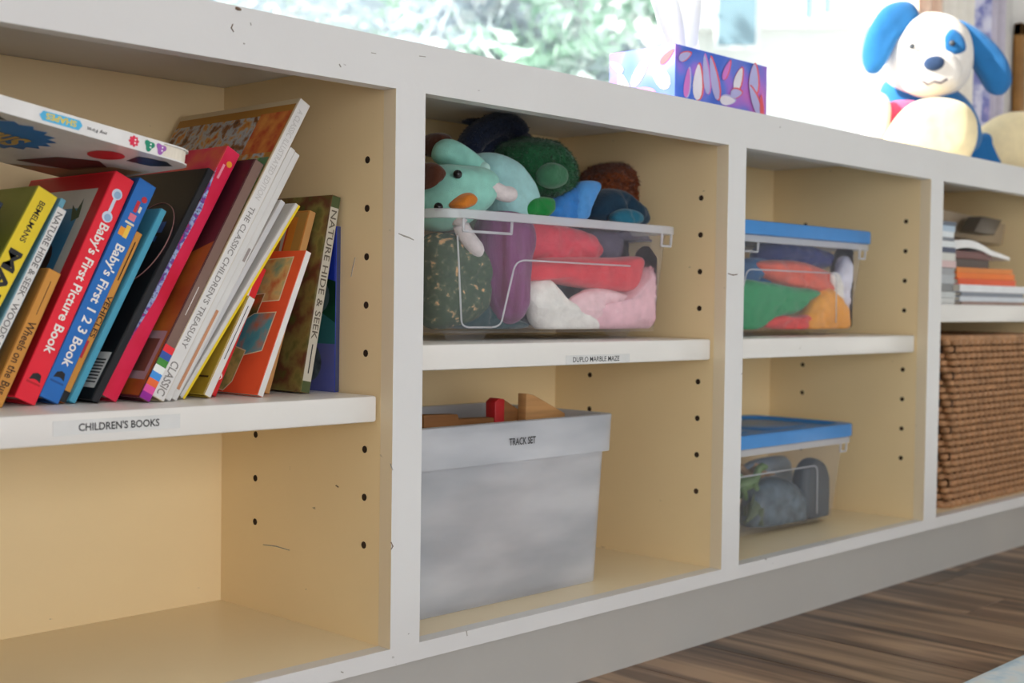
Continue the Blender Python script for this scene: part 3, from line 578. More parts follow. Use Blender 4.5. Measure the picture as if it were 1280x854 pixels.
sub(puff('ear', ppx([(534, 178), (540, 167), (552, 168), (556, 176), (547, 186), (544, 196), (536, 192)], .155), .02, DBR, None), mt)
sub(puff('ear', ppx([(531, 206), (540, 206), (547, 216), (543, 226), (536, 232), (528, 236)], .095), .02, DBR, None), mt)
sub(puff('nose', ppx([(566, 256), (574, 244), (584, 241), (591, 249), (586, 258), (572, 262)], .07), .014, fab('orange_plush', (196, 116, 40)), None), mt)
for cx, cy in ((572, 218), (548, 259)): sub(MB().ball(at(cx, cy, .073), .0052).build('eye', C('eye_black', (26, 24, 26), rough=.15), None, smooth=True), mt)
def limb(L, Y, rad, name, M):
    P = [at(x, y, Y) for x, y in L]; Q = []
    for i in range(len(P)-1):
        for k in range(6): t = k/6; Q.append(P[i].lerp(P[i+1], t))
    Q.append(P[-1]); n = len(Q)
    for _ in range(4): Q = [Q[0]]+[(Q[i-1]+Q[i]*2+Q[i+1])/4 for i in range(1, n-1)]+[Q[-1]]
    rs = [rad*(min(1, .45+.55*math.sqrt(min(1, i/3)))*min(1, .4+.6*math.sqrt(min(1, (n-1-i)/3)))) for i in range(n)]
    return MB().tube(Q, rs, 12).build(name, M, None, smooth=True)
sub(limb([(588, 240), (600, 234), (615, 235), (630, 243), (644, 243)], .075, .0095, 'leg', LILW), mt)
sub(limb([(572, 268), (578, 288), (590, 305), (601, 318)], .082, .0095, 'leg', LILW), mt)
nv_ = thing('plush_toy', 'sparkly navy soft toy with a looped arm at the top of the box', 'soft toy', at(620, 210, .2), group=G1)
sub(limb([(585, 212), (583, 190), (595, 170), (615, 158), (635, 156), (648, 166), (648, 190)], .19, .017, 'looped_arm', NAVY), nv_)
sub(puff('body', ppx([(582, 205), (590, 175), (615, 162), (625, 175), (622, 200), (640, 230), (610, 235)], .205), .03, NAVY, None, .002), nv_)
sub(puff('tab', ppx([(580, 151), (592, 149), (612, 151), (610, 155), (595, 156), (582, 154)], .2), .005, NAVY, None), nv_)
gp = thing('plush_toy', 'dark green furry soft toy facing right in the box', 'soft toy', at(665, 250, .17), group=G1)
sub(puff('head', ppx([(632, 195), (640, 178), (660, 173), (682, 180), (698, 200), (704, 225), (692, 246), (665, 250), (645, 240)], .15), .045, DGR, None, .003, 80, fur=.002), gp)
sub(puff('snout', ppx([(676, 214), (684, 204), (696, 206), (703, 216), (702, 230), (690, 236), (679, 230)], .105), .016, fab('green_grey', (66, 116, 86)), None, .002, 90), gp)
sub(puff('ear', ppx([(690, 176), (702, 186), (705, 200), (700, 210), (692, 196)], .17), .01, fab('emerald', (22, 84, 58)), None), gp)
sub(puff('ear', ppx([(640, 182), (650, 172), (660, 175), (655, 185), (645, 192)], .175), .012, DGR, None), gp)
cloth('green_cloth', 'bright green cloth peeking out below the dark green toy', 'cloth', [(652, 266), (657, 250), (675, 246), (690, 250), (686, 266), (668, 275)], .115, .015, fab('kelly_green', (36, 128, 62)), group=G1)
bc_ = thing('blue_bag', 'bright blue folded cloth in the middle of the box', 'cloth', at(715, 265, .13), group=G1)
sub(puff('cloth', ppx([(678, 268), (690, 248), (712, 232), (722, 228), (726, 245), (722, 275), (700, 285)], .13), .018, fab('royal_blue', (56, 124, 196)), None, .004, 60), bc_)
sub(puff('flap', ppx([(716, 262), (722, 232), (730, 226), (745, 227), (747, 234), (735, 260), (730, 275), (718, 275)], .118), .012, fab('sky_blue', (84, 152, 218)), None, .003, 60), bc_)
cloth('knitted_hat', 'dark navy rounded soft hat behind the rim', 'hat', [(732, 272), (738, 250), (752, 237), (770, 238), (785, 250), (800, 265), (802, 282), (765, 290)], .135, .03, fab('dark_teal', (30, 56, 76)), group=G1)
cloth('teal_cloth', 'small teal cloth just above the rim on the right', 'cloth', [(765, 272), (775, 262), (790, 262), (800, 270), (796, 280), (775, 282)], .10, .012, fab('teal_fab', (40, 104, 128)), group=G1)
FUR = fab('brown_fur', (112, 56, 26), var=.4, scale=150, bump=1)
cloth('brown_plush', 'brown furry soft toy behind the blue cloth', 'soft toy', [(735, 228), (745, 212), (762, 204), (780, 210), (792, 230), (796, 255), (790, 275), (755, 280), (738, 255)], .19, .04, FUR, wr=.008, wsc=90, group=G1, fur=.004)
cloth('russet_cloth', 'low russet-brown cloth at the right end of the box', 'cloth', [(798, 280), (812, 272), (828, 270), (843, 277), (840, 290), (810, 295)], .17, .02, fab('russet', (128, 52, 24)), group=G1)
cloth('floral_bag', 'dark green cloth bag with small orange flowers', 'cloth', [(532, 300), (560, 290), (590, 305), (602, 345), (600, 385), (575, 405), (535, 408), (530, 350)], .115, .035, mat('floral', (70, 86, 62), .9, hues=[(56, 74, 58), (66, 86, 66), (60, 78, 60), (92, 104, 82), (222, 174, 124)], scale=120), group=G1)
cloth('dark_teal_cloth', 'dark teal cloth at the bottom left of the clear box', 'cloth', [(560, 408), (575, 385), (605, 378), (635, 395), (655, 408), (620, 414)], .12, .02, fab('deep_teal', (40, 72, 76)), group=G1)
cloth('purple_cloth', 'rolled purple cloth standing upright in the clear box', 'cloth', [(605, 275), (622, 264), (650, 268), (656, 290), (652, 340), (648, 395), (630, 405), (612, 380), (604, 330)], .105, .03, fab('plum', (124, 62, 104), hues=[(104, 40, 74), (140, 78, 130)], scale=20, streak=(4, 4, .3)), wr=.006, wsc=30, group=G1)
cloth('crimson_cloth', 'wide pink-red folded cloth high in the clear box', 'cloth', [(648, 285), (670, 276), (705, 284), (735, 295), (745, 320), (715, 335), (660, 330), (645, 310)], .125, .03, fab('rose_red', (214, 66, 84)), group=G1)
cloth('red_cloth', 'lower coral-red rolled cloth lying across the clear box', 'cloth', [(645, 330), (690, 322), (760, 322), (798, 322), (796, 345), (785, 365), (735, 362), (680, 352), (645, 350)], .10, .028, fab('coral_red', (214, 60, 72)), wr=.004, group=G1)
cloth('white_cloth', 'crumpled white cloth draped at the bottom of the clear box', 'cloth', [(655, 362), (668, 345), (682, 350), (700, 370), (735, 395), (752, 413), (700, 417), (672, 410), (660, 385)], .098, .02, fab('soft_white', (232, 230, 224)), wr=.006, wsc=50, group=G1)
cloth('pink_cloth', 'pale pink cloth bunched at the right of the clear box', 'cloth', [(735, 385), (770, 375), (795, 350), (815, 325), (834, 310), (832, 350), (826, 405), (790, 412), (745, 412)], .09, .022, fab('pale_pink', (228, 182, 192)), wr=.008, wsc=45, group=G1)
cloth('pink_sleeve', 'pale pink folded sleeve lying on the white cloth', 'cloth', [(715, 372), (745, 360), (790, 372), (815, 392), (800, 408), (750, 405), (720, 390)], .088, .012, fab('pale_pink2', (232, 196, 202)), wr=.006, wsc=60, group=G1)
cloth('grey_violet_cloth', 'grey-violet cloth filling the upper right of the clear box', 'cloth', [(735, 290), (780, 284), (830, 292), (838, 320), (815, 350), (790, 365), (745, 330)], .165, .04, fab('grey_violet', (104, 98, 120)), group=G1)
cloth('slate_cloth', 'slate-blue cloth deep in the middle of the clear box', 'cloth', [(640, 300), (690, 285), (760, 290), (770, 340), (740, 400), (660, 405), (630, 360)], .2, .045, fab('slate', (84, 92, 116)), group=G1)

def furcoat(o, root, M, n, L, seed):
    rng = random.Random(seed); me = o.data; ps = [p for p in me.polygons]; wts = [p.area for p in ps]; mb = MB()
    for p in rng.choices(ps, wts, k=n):
        vs_ = [me.vertices[i].co for i in p.vertices]; w = [rng.random() for _ in vs_]; t = sum(w); c = sum((v*(a/t) for v, a in zip(vs_, w)), Vector())
        nrm = (p.normal+Vector((rng.gauss(0, .45), rng.gauss(0, .45), rng.gauss(-.25, .45)))).normalized(); sd_ = nrm.orthogonal().normalized()*.0007
        l = L*rng.uniform(.5, 1.1); mb.add([c-sd_, c+sd_, c+nrm*l], [(0, 1, 2)])
    f = mb.build('fur', M, None); f['kind'] = 'stuff'; f.parent = root
    if root is not o: f.location = -Vector(root.location)
for o in list(COL.objects):
    lab = o.get('label', '')
    if lab.startswith('dark green furry'):
        for ch in list(o.children):
            if ch.name.startswith(('head', 'ear')): furcoat(ch, o, DGR, 7000 if ch.name.startswith('head') else 900, .005, 3)
    if lab.startswith('brown furry'): furcoat(o, o, FUR, 8000, .007, 4)
    if lab.startswith('sparkly navy'):
        for ch in list(o.children): furcoat(ch, o, NAVY, 2500, .003, 5)

# ------------------------------------------------------------------ wooden track pieces in the tote
TW = mat('track_wood', (196, 146, 92), .5, .15, 12, streak=(1, 1, 12)); TW2 = mat('track_wood_dark', (140, 92, 48), .55, .15, 12, streak=(1, 1, 12)); TR = C('track_red', (190, 32, 36))
def track(label, L, Y, dep, M, extra=None):
    t = thing('wooden_track', label, 'toy track', at(*L[0], Y), group='wooden track pieces in the tote')
    dep = min(dep, .015); P = ppx(L, Y); sub(MB().prism(P, (0, dep, 0)).build('plank', M, None, bevel=.0015), t)
    if extra:
        P = ppx(extra, Y-.001); sub(MB().prism(P, (0, dep+.002, 0)).build('end_block', TR, None, bevel=.001), t)
    return t
track('pale wooden track piece with a sloping top, right in the tote', [(656, 600), (658, 492), (668, 494), (716, 522), (722, 560), (712, 620)], .135, .04, TW)
track('wooden track piece with a bright red end', [(628, 600), (630, 499), (652, 514), (668, 530), (672, 610)], .15, .04, TW2, [(619, 600), (619, 503), (624, 498), (631, 499), (629, 600)])
track('long brown track piece lying along the left of the tote', [(530, 560), (530, 519), (573, 518), (574, 524), (618, 522), (618, 560)], .13, .035, TW2)
track('lower brown track piece against the back of the tote', [(532, 610), (534, 530), (640, 524), (700, 526), (690, 600)], .2, .03, mat('track_wood_mid', (160, 110, 62), .55, .15, 12))
track('broad track piece standing flat against the front of the tote', [(545, 745), (540, 640), (600, 600), (690, 592), (700, 700), (640, 735)], .105, .02, TW)
track('upright track piece leaning low in the right corner of the tote', [(655, 715), (648, 640), (672, 610), (704, 615), (702, 700)], .105, .03, TW2)

# ------------------------------------------------------------------ contents of the lidded boxes
G3 = 'dress-up cloths in the box on the upper shelf'
def c3(name, label, L, Y, T, M, wr=.010): return cloth(name, label, 'cloth', L, max(.1, Y-.03), T, M, wr, 45, G3)
c3('green_cloth', 'large green cloth at the left of the blue-lidded box', [(925, 355), (950, 352), (985, 358), (1022, 364), (1008, 378), (990, 392), (960, 398), (940, 412), (918, 410)], .118, .02, fab('grass_green', (40, 142, 90)))
c3('coral_cloth', 'coral-orange cloth at middle height of the upper blue-lidded box', [(945, 330), (965, 325), (1000, 328), (1030, 340), (1045, 362), (1020, 372), (985, 362), (955, 350)], .15, .025, fab('coral', (226, 104, 84)))
c3('red_cloth', 'bright red cloth at the bottom of the upper blue-lidded box', [(956, 408), (965, 394), (990, 396), (1008, 394), (1012, 408), (990, 414)], .115, .014, fab('bright_red', (228, 78, 74)))
c3('orange_cloth', 'golden orange cloth at the bottom right of the upper blue-lidded box', [(1000, 412), (1010, 385), (1022, 364), (1038, 362), (1055, 385), (1055, 412), (1025, 415)], .125, .02, fab('golden', (236, 160, 58)))
c3('navy_cloth', 'navy cloth under the lid of the upper blue-lidded box', [(945, 322), (955, 305), (990, 303), (1020, 312), (1048, 322), (1040, 335), (1000, 336), (960, 334)], .18, .03, fab('navy_fab', (52, 66, 124)))
c3('teal_cloth', 'blue-teal cloth wedged behind the green cloth', [(925, 350), (930, 325), (955, 325), (970, 345), (955, 362), (930, 365)], .165, .02, fab('blue_teal', (60, 104, 150)))
c3('white_cloth', 'white satin cloth at the right end of the upper blue-lidded box', [(1050, 340), (1062, 310), (1082, 308), (1080, 350), (1070, 408), (1055, 412), (1052, 375)], .13, .02, fab('satin_white', (222, 222, 236)))
c3('white_ribbon', 'narrow white ribbon standing between orange and red cloth', [(1038, 345), (1048, 343), (1052, 370), (1050, 395), (1044, 385)], .108, .006, fab('soft_white', (0, 0, 0)))
G4 = 'dark toys in the lower lidded box'
GRY = C('toy_charcoal', (58, 66, 74)); GR2 = C('toy_slate', (78, 92, 104), hues=[(54, 64, 72), (100, 116, 128)], scale=60); MUL = C('toy_mixed', (110, 120, 100), hues=[(60, 70, 74), (206, 160, 110), (120, 170, 90), (70, 84, 92), (160, 176, 186)], scale=70)
def c4(name, label, L, Y, T, M, wr=.003): return cloth(name, label, 'toy', L, max(.114, Y-.012), T, M, wr, 70, G4)
c4('toy_arch', 'tall charcoal arch-shaped toy standing in the lower lidded box', [(1000, 652), (998, 600), (1004, 578), (1014, 572), (1026, 580), (1030, 605), (1028, 650), (1014, 655)], .125, .02, GRY)
c4('toy_dinosaur', 'round-backed slate toy in the middle of the lower lidded box', [(935, 662), (940, 615), (960, 597), (980, 600), (996, 618), (1000, 655), (965, 662)], .14, .03, GR2)
def dino(label, px, py, Y, sc, rz, M, tilt=0):
    t = thing('toy_dinosaur', label, 'toy', at(px, py, Y), (0, R(tilt), R(rz)), G4); t.scale = (sc, sc, sc)
    MB().tube([(-.055, 0, .012), (-.035, 0, .016), (-.018, 0, .024), (0, 0, .028), (.016, 0, .027), (.026, 0, .036), (.034, 0, .048), (.042, 0, .050), (.052, 0, .046)], [.002, .005, .010, .0145, .012, .008, .0075, .0085, .004], 10).build('body', M, t, smooth=True)
    for x in (-.012, .014):
        for y in (-.009, .009): MB().tube([(x, y, .026), (x+.002, y*1.2, .012), (x, y*1.2, 0)], [.007, .005, .0045], 8).build('leg', M, t, smooth=True)
    MB().loft([[Vector((-.03+.008*k, -.001, .018+.016*math.sin(math.pi*(k+1)/7))) for k in range(6)]+[Vector((.01, .001, .03)), Vector((-.03, .001, .02))], [Vector((-.03+.008*k, 0, .026+.02*math.sin(math.pi*(k+1)/7)+.004*(k % 2))) for k in range(6)]+[Vector((.01, 0, .032)), Vector((-.03, 0, .024))]]).build('crest', M, t)
DG_ = C('dino_olive', (84, 96, 70)); DT = C('dino_tan', (158, 124, 88)); DS = C('dino_slate', (62, 74, 84)); DL = C('dino_green', (96, 126, 72))
dino('olive toy dinosaur at the lower left of the lower lidded box', 944, 655, .125, 1.0, 20, DG_)
dino('tan toy dinosaur lying among the dark toys', 985, 648, .122, .8, 200, DT, 8)
dino('slate toy dinosaur near the right of the lower lidded box', 1014, 642, .15, .7, 40, DS)
dino('leaf-green toy dinosaur resting on the others at the left', 936, 622, .135, .8, -30, DL, -15)
dino('second tan dinosaur perched high at the left of the lower box', 945, 606, .15, .7, 160, DT, 10)
c4('toy_block', 'small blue-grey toy in the right corner of the lower lidded box', [(1026, 655), (1030, 640), (1046, 628), (1050, 640), (1046, 654)], .135, .015, C('toy_bluegrey', (92, 110, 128)))
c4('toy_fort', 'pale grey toy panel at the back of the lower lidded box', [(930, 620), (935, 580), (985, 570), (1000, 590), (995, 620), (960, 630)], .21, .02, C('toy_pale', (140, 152, 162)))
fig = thing('toy_figure', 'small black plastic toy figure standing on the lower blue lid', 'toy', (.81, .16, .1578))
BLKP = C('black_plastic', (30, 33, 34), rough=.35)
MB().loft([rr(-.016, .016, -.011, .011, .004, .0), rr(-.012, .012, -.009, .009, .004, .02), rr(-.009, .009, -.008, .008, .003, .03), rr(-.014, .014, -.01, .01, .004, .048), rr(-.006, .006, -.006, .006, .003, .054)]).build('body', BLKP, fig, smooth=True)
MB().ball((.002, -.001, .064), (.011, .011, .012)).build('head', BLKP, fig, smooth=True)
MB().tube([(.012, 0, .046), (.02, -.006, .036), (.016, -.012, .024)], [.006, .005, .004], 8).build('arm', BLKP, fig, smooth=True)
MB().tube([(-.012, 0, .046), (-.022, -.002, .05), (-.02, -.008, .062)], [.006, .005, .004], 8).build('arm', BLKP, fig, smooth=True)
MB().loft([rr(-.011, .015, -.012, .01, .005, .066), rr(-.008, .012, -.009, .008, .005, .073), rr(-.003, .006, -.004, .004, .002, .076)]).build('cap', BLKP, fig, smooth=True)

# ------------------------------------------------------------------ wicker basket
bk = thing('wicker_basket', 'brown woven wicker basket in the lower right cubby', 'basket', (1.48, .16, 0))
WK = mat('wicker', (170, 126, 88), .6, .25, 60, bump=.4, bscale=300); WK2 = mat('wicker_dark', (70, 44, 24), .65, .25, 60, bump=.4, bscale=300)
bx0, bx1_, by0, by1, bz = -.185, .2, -.137, .128, .302
def rpath(z, off, n, ins=0):
    e = .012*(1-z/bz); P = rr(bx0+e, bx1_-e, by0+e, by1-e, .018, z, 6); L = [(P[(i+1) % len(P)]-P[i]).length for i in range(len(P))]; T = sum(L); out = []; i = 0; acc = 0
    for k in range(n):
        s = T*k/n
        while acc+L[i] < s: acc += L[i]; i += 1
        d = (P[(i+1) % len(P)]-P[i]).normalized(); p = P[i]+d*(s-acc); out.append(p+Vector((d.y, -d.x, 0))*off(k, n))
    return out
NR = 25; NW = 56
for j in range(NR):
    z = .008+j*(.29-.008)/(NR-1); n = NW*6
    path = rpath(z, lambda k, n: .0062*math.sin(2*math.pi*k*NW/n+j*math.pi/2), n)
    MB().tube(path, .0040, 6, closed=True, flat=1.4).build('woven_strand', WK, bk, smooth=True)
for k in range(NW):
    p0 = rpath(.002, lambda a, b: 0, NW)[k]; p1 = rpath(.296, lambda a, b: 0, NW)[k]
    MB().tube([p0, p1], .0028, 5).build('stake', WK2, bk, smooth=True)
for z in (.297, .004): MB().tube(rpath(z, lambda a, b: .001*math.sin(a*1.3), 160), .0065, 8, closed=True).build('rim_braid', WK, bk, smooth=True)
MB().loft([rr(bx0+.014, bx1_-.014, by0+.014, by1-.014, .015, .001), rr(bx0+.014, bx1_-.014, by0+.014, by1-.014, .015, .006)]).build('base', WK2, bk)

# ------------------------------------------------------------------ piles on the upper right shelf
def pile_book(label, x0, x1, y0, y1, z0, z1, c, rot=0, cat='book', grp='books piled on the right shelf'):
    t = thing('stacked_book', label, cat, ((x0+x1)/2, (y0+y1)/2, z0), (0, 0, R(rot)), grp)
    w, d, h = (x1-x0)/2, (y1-y0)/2, z1-z0-.0003; b = min(.0014, h*.2); K = C('pile_%d_%d_%d' % c, c)
    MB().box(-w, w, -d, d, 0, b).box(-w, w, -d, d, h-b, h).box(-w, w, -d, -d+b, b, h-b).build('cover', K, t)
    MB().box(-w+.002, w-.002, -d+b, d-.002, b, h-b).build('pages', PAGE, t); return t
z = ST[3]
LP_ = [(.011, (206, 208, 206), 'bottom white'), (.011, (186, 190, 190), 'second lowest grey'), (.014, (120, 122, 124), 'dark grey third from the bottom'), (.016, (168, 172, 176), 'thick light grey'), (.012, (150, 152, 156), 'mid grey'), (.012, (206, 176, 176), 'pinkish'), (.014, (206, 206, 200), 'off-white'), (.009, (60, 72, 100), 'thin dark blue'), (.011, (220, 224, 226), 'clean white'), (.007, (120, 126, 136), 'slim slate'), (.010, (222, 228, 232), 'bright white'), (.011, (176, 196, 214), 'pale blue'), (.006, (88, 98, 114), 'topmost dark')]
for i, (h, c, n_) in enumerate(LP_):
    pile_book(n_+' book in the left pile on the right shelf', 1.205, 1.333+random.uniform(-.004, .004), .036+random.uniform(0, .006), .24, z, z+h, c); z += h
z = ST[3]
RP_ = [(.006, (150, 120, 110), 'lowest brown-grey', 1.352, 1.62), (.009, (196, 202, 210), 'pale blue-grey', 1.345, 1.64), (.008, (112, 120, 134), 'slate', 1.35, 1.62), (.013, (222, 224, 228), 'wide white', 1.345, 1.66)]
for h, c, n_, xa, xb in RP_:
    pile_book(n_+' book in the right pile under the orange books', xa, xb, .034, .25, z, z+h, c); z += h
for h, c, n_, xa, xb, rot in ((.011, (226, 84, 34), 'lower orange-red', 1.372, 1.585, -4), (.011, (234, 120, 44), 'middle orange', 1.375, 1.575, -6), (.009, (222, 132, 64), 'upper pale orange', 1.378, 1.565, -7)):
    pile_book(n_+' paperback in the right pile', xa, xb, .04, .2, z, z+h, c, rot); z += h
pile_book('dark brown book lying above the orange paperbacks', 1.352, 1.52, .06, .24, z, z+.016, (66, 48, 42)); z += .016
pile_book('maroon book near the top of the right pile', 1.352, 1.52, .055, .24, z, z+.014, (104, 56, 56)); z += .014
sh = MB(); loops = []
for k in range(15):
    x = 1.352+k*.017; zz = z+.012*math.sin(math.pi*min(1, k/9))*.6-.012*(k/14)**2; loops.append([Vector((x, .05, zz)), Vector((x, .24, zz)), Vector((x, .24, zz+.016-.010*(k/14))), Vector((x, .05, zz+.016-.010*(k/14)))])
tag(sh.loft(loops).build('magazine', C('mag_white', (226, 226, 226), rough=.3), None, smooth=True, auto=40), 'white floppy magazine drooping over the top of the right pile', 'magazine')
g = MB().prism([(1.475, .07, .492), (1.512, .07, .522), (1.6, .07, .520), (1.565, .07, .489)], (0, .03, 0)).build('grey_folder', C('folder_grey', (88, 78, 66)), bevel=.002); tag(g, 'dark grey-brown folder leaning on the magazine', 'folder')
g = MB().prism([(1.40, .12, .488), (1.40, .115, .535), (1.72, .115, .52), (1.72, .12, .478)], (0, .05, 0)).build('beige_envelope', C('envelope', (168, 150, 126)), bevel=.002); tag(g, 'beige envelope behind the dark folder', 'envelope')

# ------------------------------------------------------------------ tissue box
tb = thing('tissue_box', 'patterned blue and violet tissue box on the worktop', 'tissue box', (.615, .092, ZC))
def leafmat():
    M = bpy.data.materials.new('tissue_print'); M.use_nodes = True; nt = M.node_tree; b = nt.nodes['Principled BSDF']; b.inputs['Roughness'].default_value = .45
    tc = nt.nodes.new('ShaderNodeTexCoord'); n = nt.nodes.new('ShaderNodeTexNoise'); n.inputs['Scale'].default_value = 16; n.inputs['Detail'].default_value = 1; nt.links.new(tc.outputs['Object'], n.inputs['Vector'])
    cr = nt.nodes.new('ShaderNodeValToRGB'); e = cr.color_ramp.elements; e.new(.5); e.new(.6)
    for i, (p, c) in enumerate(((.38, (64, 104, 206)), (.5, (92, 120, 216)), (.58, (150, 110, 214)), (.68, (196, 110, 200)))): e[i].position = p; e[i].color = rgb(c)
    nt.links.new(n.outputs['Fac'], cr.inputs[0]); nt.links.new(cr.outputs[0], b.inputs['Base Color']); return M
TBW, TBD, TBH = .1075, .055, .077
MB().box(-TBW, TBW, -TBD, TBD, 0, TBH).build('carton', leafmat(), tb, bevel=.001)
LM = [C('leaf_white', (226, 222, 232)), C('leaf_lilac', (178, 176, 222)), C('leaf_red', (226, 92, 100)), C('leaf_pink', (206, 120, 200))]
def leaf(mb, cx, cz, L, w, ang, y, mi, side=False):
    mb.cur = mi; P = []
    for k in range(14):
        t = 2*math.pi*k/14; a = L*math.cos(t); b_ = w*math.sin(t)*(1-.35*math.cos(t)); P.append((cx+a*math.cos(ang)-b_*math.sin(ang), cz+a*math.sin(ang)+b_*math.cos(ang)))
    if side: mb.prism([(-TBW-y, p, q) for p, q in P], (-.0002, 0, 0))
    else: mb.prism([(p, -TBD-y, q) for p, q in P], (0, -.00005, 0))
mb = MB()
for kk, (cx, cz, L, w, a, mi, ed) in enumerate(((-.058, .034, .024, .010, 1.5, 0, 2), (-.04, .046, .026, .007, 1.75, 1, 3), (-.082, .03, .02, .006, 1.4, 3, 1), (-.022, .043, .029, .008, 1.9, 1, 2), (.01, .018, .018, .006, .1, 0, 1), (.035, .05, .018, .008, 1.1, 0, 2), (.03, .03, .014, .006, .2, 1, 2), (.072, .054, .022, .011, 1.5, 1, 2), (.075, .026, .022, .008, 2.2, 1, 2), (.005, .058, .016, .005, 1.0, 3, 2), (-.09, .063, .014, .005, .4, 1, 2), (.092, .02, .016, .005, 1.7, 2, 3))):
    leaf(mb, cx+.002, cz+.001, L*1.06, w*1.2, a, .00025+.00016*kk, ed); leaf(mb, cx, cz, L, w, a, .00033+.00016*kk, mi)
for cy, cz, L, w, a, mi in ((-.03, .04, .024, .010, .9, 0), (.0, .05, .026, .008, 2.2, 0), (.03, .03, .022, .009, 1.2, 0), (-.005, .02, .02, .006, .2, 3), (.042, .058, .014, .005, .6, 1), (-.042, .062, .014, .005, 2.5, 2)):
    leaf(mb, cy, cz, L, w, a, .0005, mi, True)
mb.build('leaf_pattern', LM, tb)
MB().loft([[Vector((.05*math.cos(2*math.pi*k/24), .02*math.sin(2*math.pi*k/24), TBH+h)) for k in range(24)] for h in (.0002, .0006)]).build('slot_rim', C('slot', (210, 214, 226)), tb)
rows = []
for j in range(13):
    t = j/12; rows.append([Vector((-.035+.07*i/16*(1+.9*t)-.05*t-.01, .012*math.sin(i*.9+2.2*t)*(.4+t)+.006*math.sin(i*2.1), TBH+.0005+.115*t+.012*math.sin(i*.7)*t)) for i in range(17)])
mb = MB(); V = [p for r_ in rows for p in r_]; mb.add(V, [(j*17+i, j*17+i+1, (j+1)*17+i+1, (j+1)*17+i) for j in range(12) for i in range(16)])
mb.build('tissue', mat('tissue_paper', (246, 246, 246), .9, .02, translucent=.4), tb, smooth=True)

# ------------------------------------------------------------------ stuffed dog on the worktop
dg = thing('stuffed_dog', 'blue and white stuffed toy with big cream feet slumped on the worktop', 'soft toy', (1.38, .14, ZC))
PB_ = fab('plush_blue', (44, 116, 178), var=.06, scale=40, bscale=700); PW_ = fab('plush_white', (240, 234, 228), var=.03, bscale=700); PC_ = fab('plush_cream', (244, 226, 182), var=.05, bscale=700); PK = fab('plush_pink', (232, 96, 140), var=.05)
T0 = 2.46
def dp(name, L, t, th, M, **k): return sub(puff(name, pdx(L, t), th*1.06, M, None, .0015, 30, box=(-9, 9, .006, .33, ZC+.0006, 9), **k), dg)
dp('body', [(1100, 130), (1108, 100), (1140, 95), (1185, 110), (1215, 140), (1222, 185), (1170, 205), (1105, 200)], T0+.06, .06, PB_)
dp('scarf', [(1102, 140), (1112, 128), (1142, 127), (1165, 140), (1150, 165), (1118, 182), (1103, 176)], T0, .03, PK)
dp('head', [(1108, 88), (1106, 58), (1122, 30), (1152, 18), (1186, 24), (1208, 48), (1212, 85), (1198, 113), (1160, 124), (1124, 114)], T0+.015, .07, PW_)
dp('muzzle', [(1128, 96), (1136, 74), (1158, 64), (1186, 68), (1200, 88), (1194, 112), (1164, 121), (1138, 114)], T0-.06, .045, PW_)
dp('nose', [(1154, 80), (1160, 72), (1172, 70), (1180, 75), (1178, 84), (1168, 89), (1158, 87)], T0-.105, .010, fab('nose_navy', (52, 74, 110)))
dp('eye_patch', [(1176, 62), (1178, 44), (1190, 36), (1203, 46), (1207, 62), (1196, 70), (1184, 70)], T0-.05, .012, PB_)
for cx, cy in ((1140, 58), (1190, 54)): sub(MB().ball(atd(cx, cy, T0-.062), .0055).build('eye', C('stitch_grey', (70, 76, 84)), None, smooth=True), dg)
mp_ = [atd(x, y, T0-.108) for x, y in ((1152, 101), (1160, 106), (1168, 102), (1176, 104), (1184, 99))]
sub(MB().tube(mp_, .0018, 6).build('mouth', C('stitch_dark', (90, 80, 96)), None, smooth=True), dg)
dp('ear', [(1148, 16), (1140, 34), (1122, 52), (1108, 78), (1096, 92), (1082, 88), (1078, 66), (1086, 36), (1106, 8), (1134, 2)], T0-.02, .02, PB_)
dp('ear', [(1196, 26), (1214, 32), (1238, 50), (1258, 76), (1264, 102), (1254, 118), (1238, 116), (1224, 96), (1210, 70), (1198, 46)], T0-.01, .02, PB_)
dp('arm', [(1078, 175), (1080, 140), (1092, 118), (1106, 120), (1112, 140), (1106, 178), (1092, 190)], T0-.02, .03, PW_)
dp('foot', [(1104, 190), (1112, 160), (1135, 132), (1165, 123), (1200, 130), (1217, 152), (1216, 185), (1195, 212), (1140, 212)], T0-.11, .055, PC_)
dp('foot', [(1212, 190), (1222, 165), (1245, 146), (1275, 140), (1310, 146), (1330, 170), (1326, 205), (1280, 225), (1228, 214)], T0+.15, .055, PC_)
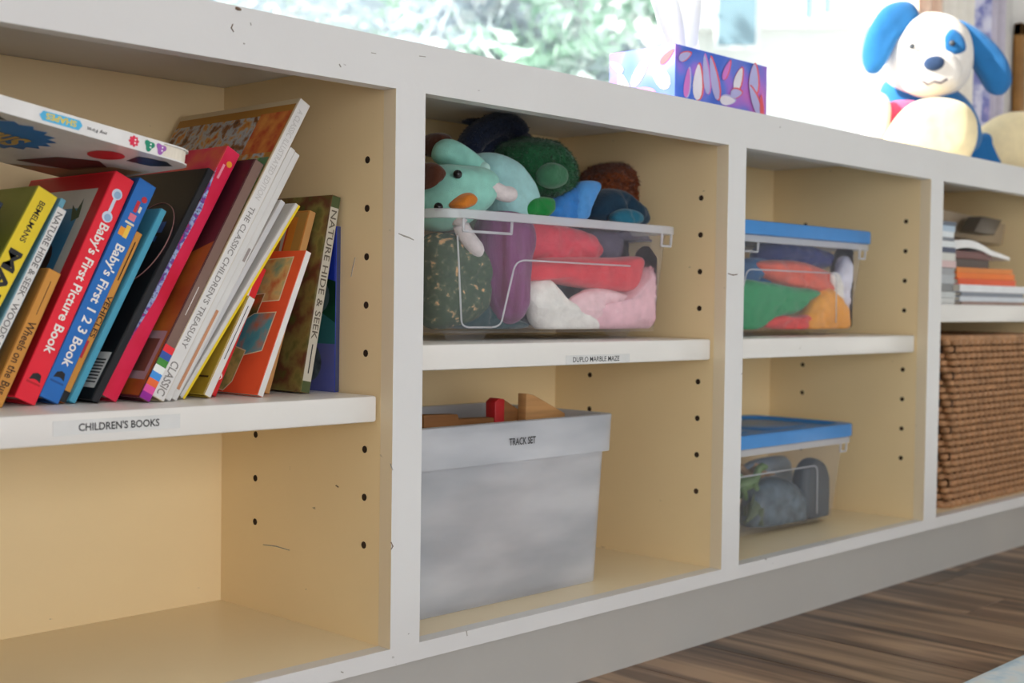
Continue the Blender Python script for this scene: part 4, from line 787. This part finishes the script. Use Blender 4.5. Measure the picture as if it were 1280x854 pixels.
dp('leg', [(1190, 205), (1198, 178), (1240, 165), (1262, 180), (1250, 212), (1215, 215)], T0+.13, .03, PB_)

# ------------------------------------------------------------------ curtain and wooden frame by the window
cu = thing('curtain', 'pale patterned curtain hanging beside the window casing', 'curtain', (1.95, .3, ZC+.006))
pa = at(1146, 60, .29); pb_ = at(1250, 60, .29); NXC = 90
def curt(xa, xb, y, M, name, amp=.012, per=.045, z1=1.5):
    m_ = MB(); g = []
    for s in (0, .0015):
        g.append([Vector((xa+(xb-xa)*i/NXC, y+s+amp*math.sin((xb-xa)*i/NXC/per*2*math.pi), 0)) for i in range(NXC+1)])
    V = []
    for zz in (ZC+.006, z1):
        for q in (g[0], list(reversed(g[1]))): V.append([Vector((p.x, p.y, zz)) for p in q])
    l0 = V[0]+V[1]; l1 = V[2]+V[3]; m_.loft([l0, l1]); return sub(m_.build(name, M, None, smooth=True, auto=60), cu)
def xat(px): return at(px, 30, .29).x
curt(xat(1148), xat(1178), .29, fab('curtain_peach', (238, 206, 184), var=.1), 'peach_panel')
curt(xat(1178), xat(1214), .288, fab('curtain_cream', (238, 234, 226), var=.04), 'cream_panel')
curt(xat(1214), xat(1233), .286, mat('curtain_print', (206, 208, 232), .9, hues=[(226, 226, 242), (214, 214, 236), (120, 128, 190), (190, 176, 214)], scale=26), 'printed_panel', .008)
curt(xat(1232), xat(1252), .29, fab('curtain_lilac', (196, 190, 204), var=.05), 'lilac_panel')
pf = thing('picture_frame', 'brown wooden frame standing on the worktop past the window casing', 'picture frame', (2.45, .31, ZC))
p0 = at(1276, 90, .3).x
MB().box(p0-2.45, p0-2.45+.03, -.01, .01, 0, .42).box(p0-2.45+.3, p0-2.45+.33, -.01, .01, 0, .42).box(p0-2.45, p0-2.45+.33, -.01, .01, .39, .42).box(p0-2.45, p0-2.45+.33, -.01, .01, 0, .03).build('frame', mat('frame_wood', (150, 108, 58), .5, .15, 20), pf, bevel=.002)
MB().box(p0-2.45+.03, p0-2.45+.3, 0, .008, .03, .39).build('panel', C('frame_panel', (176, 170, 158)), pf)
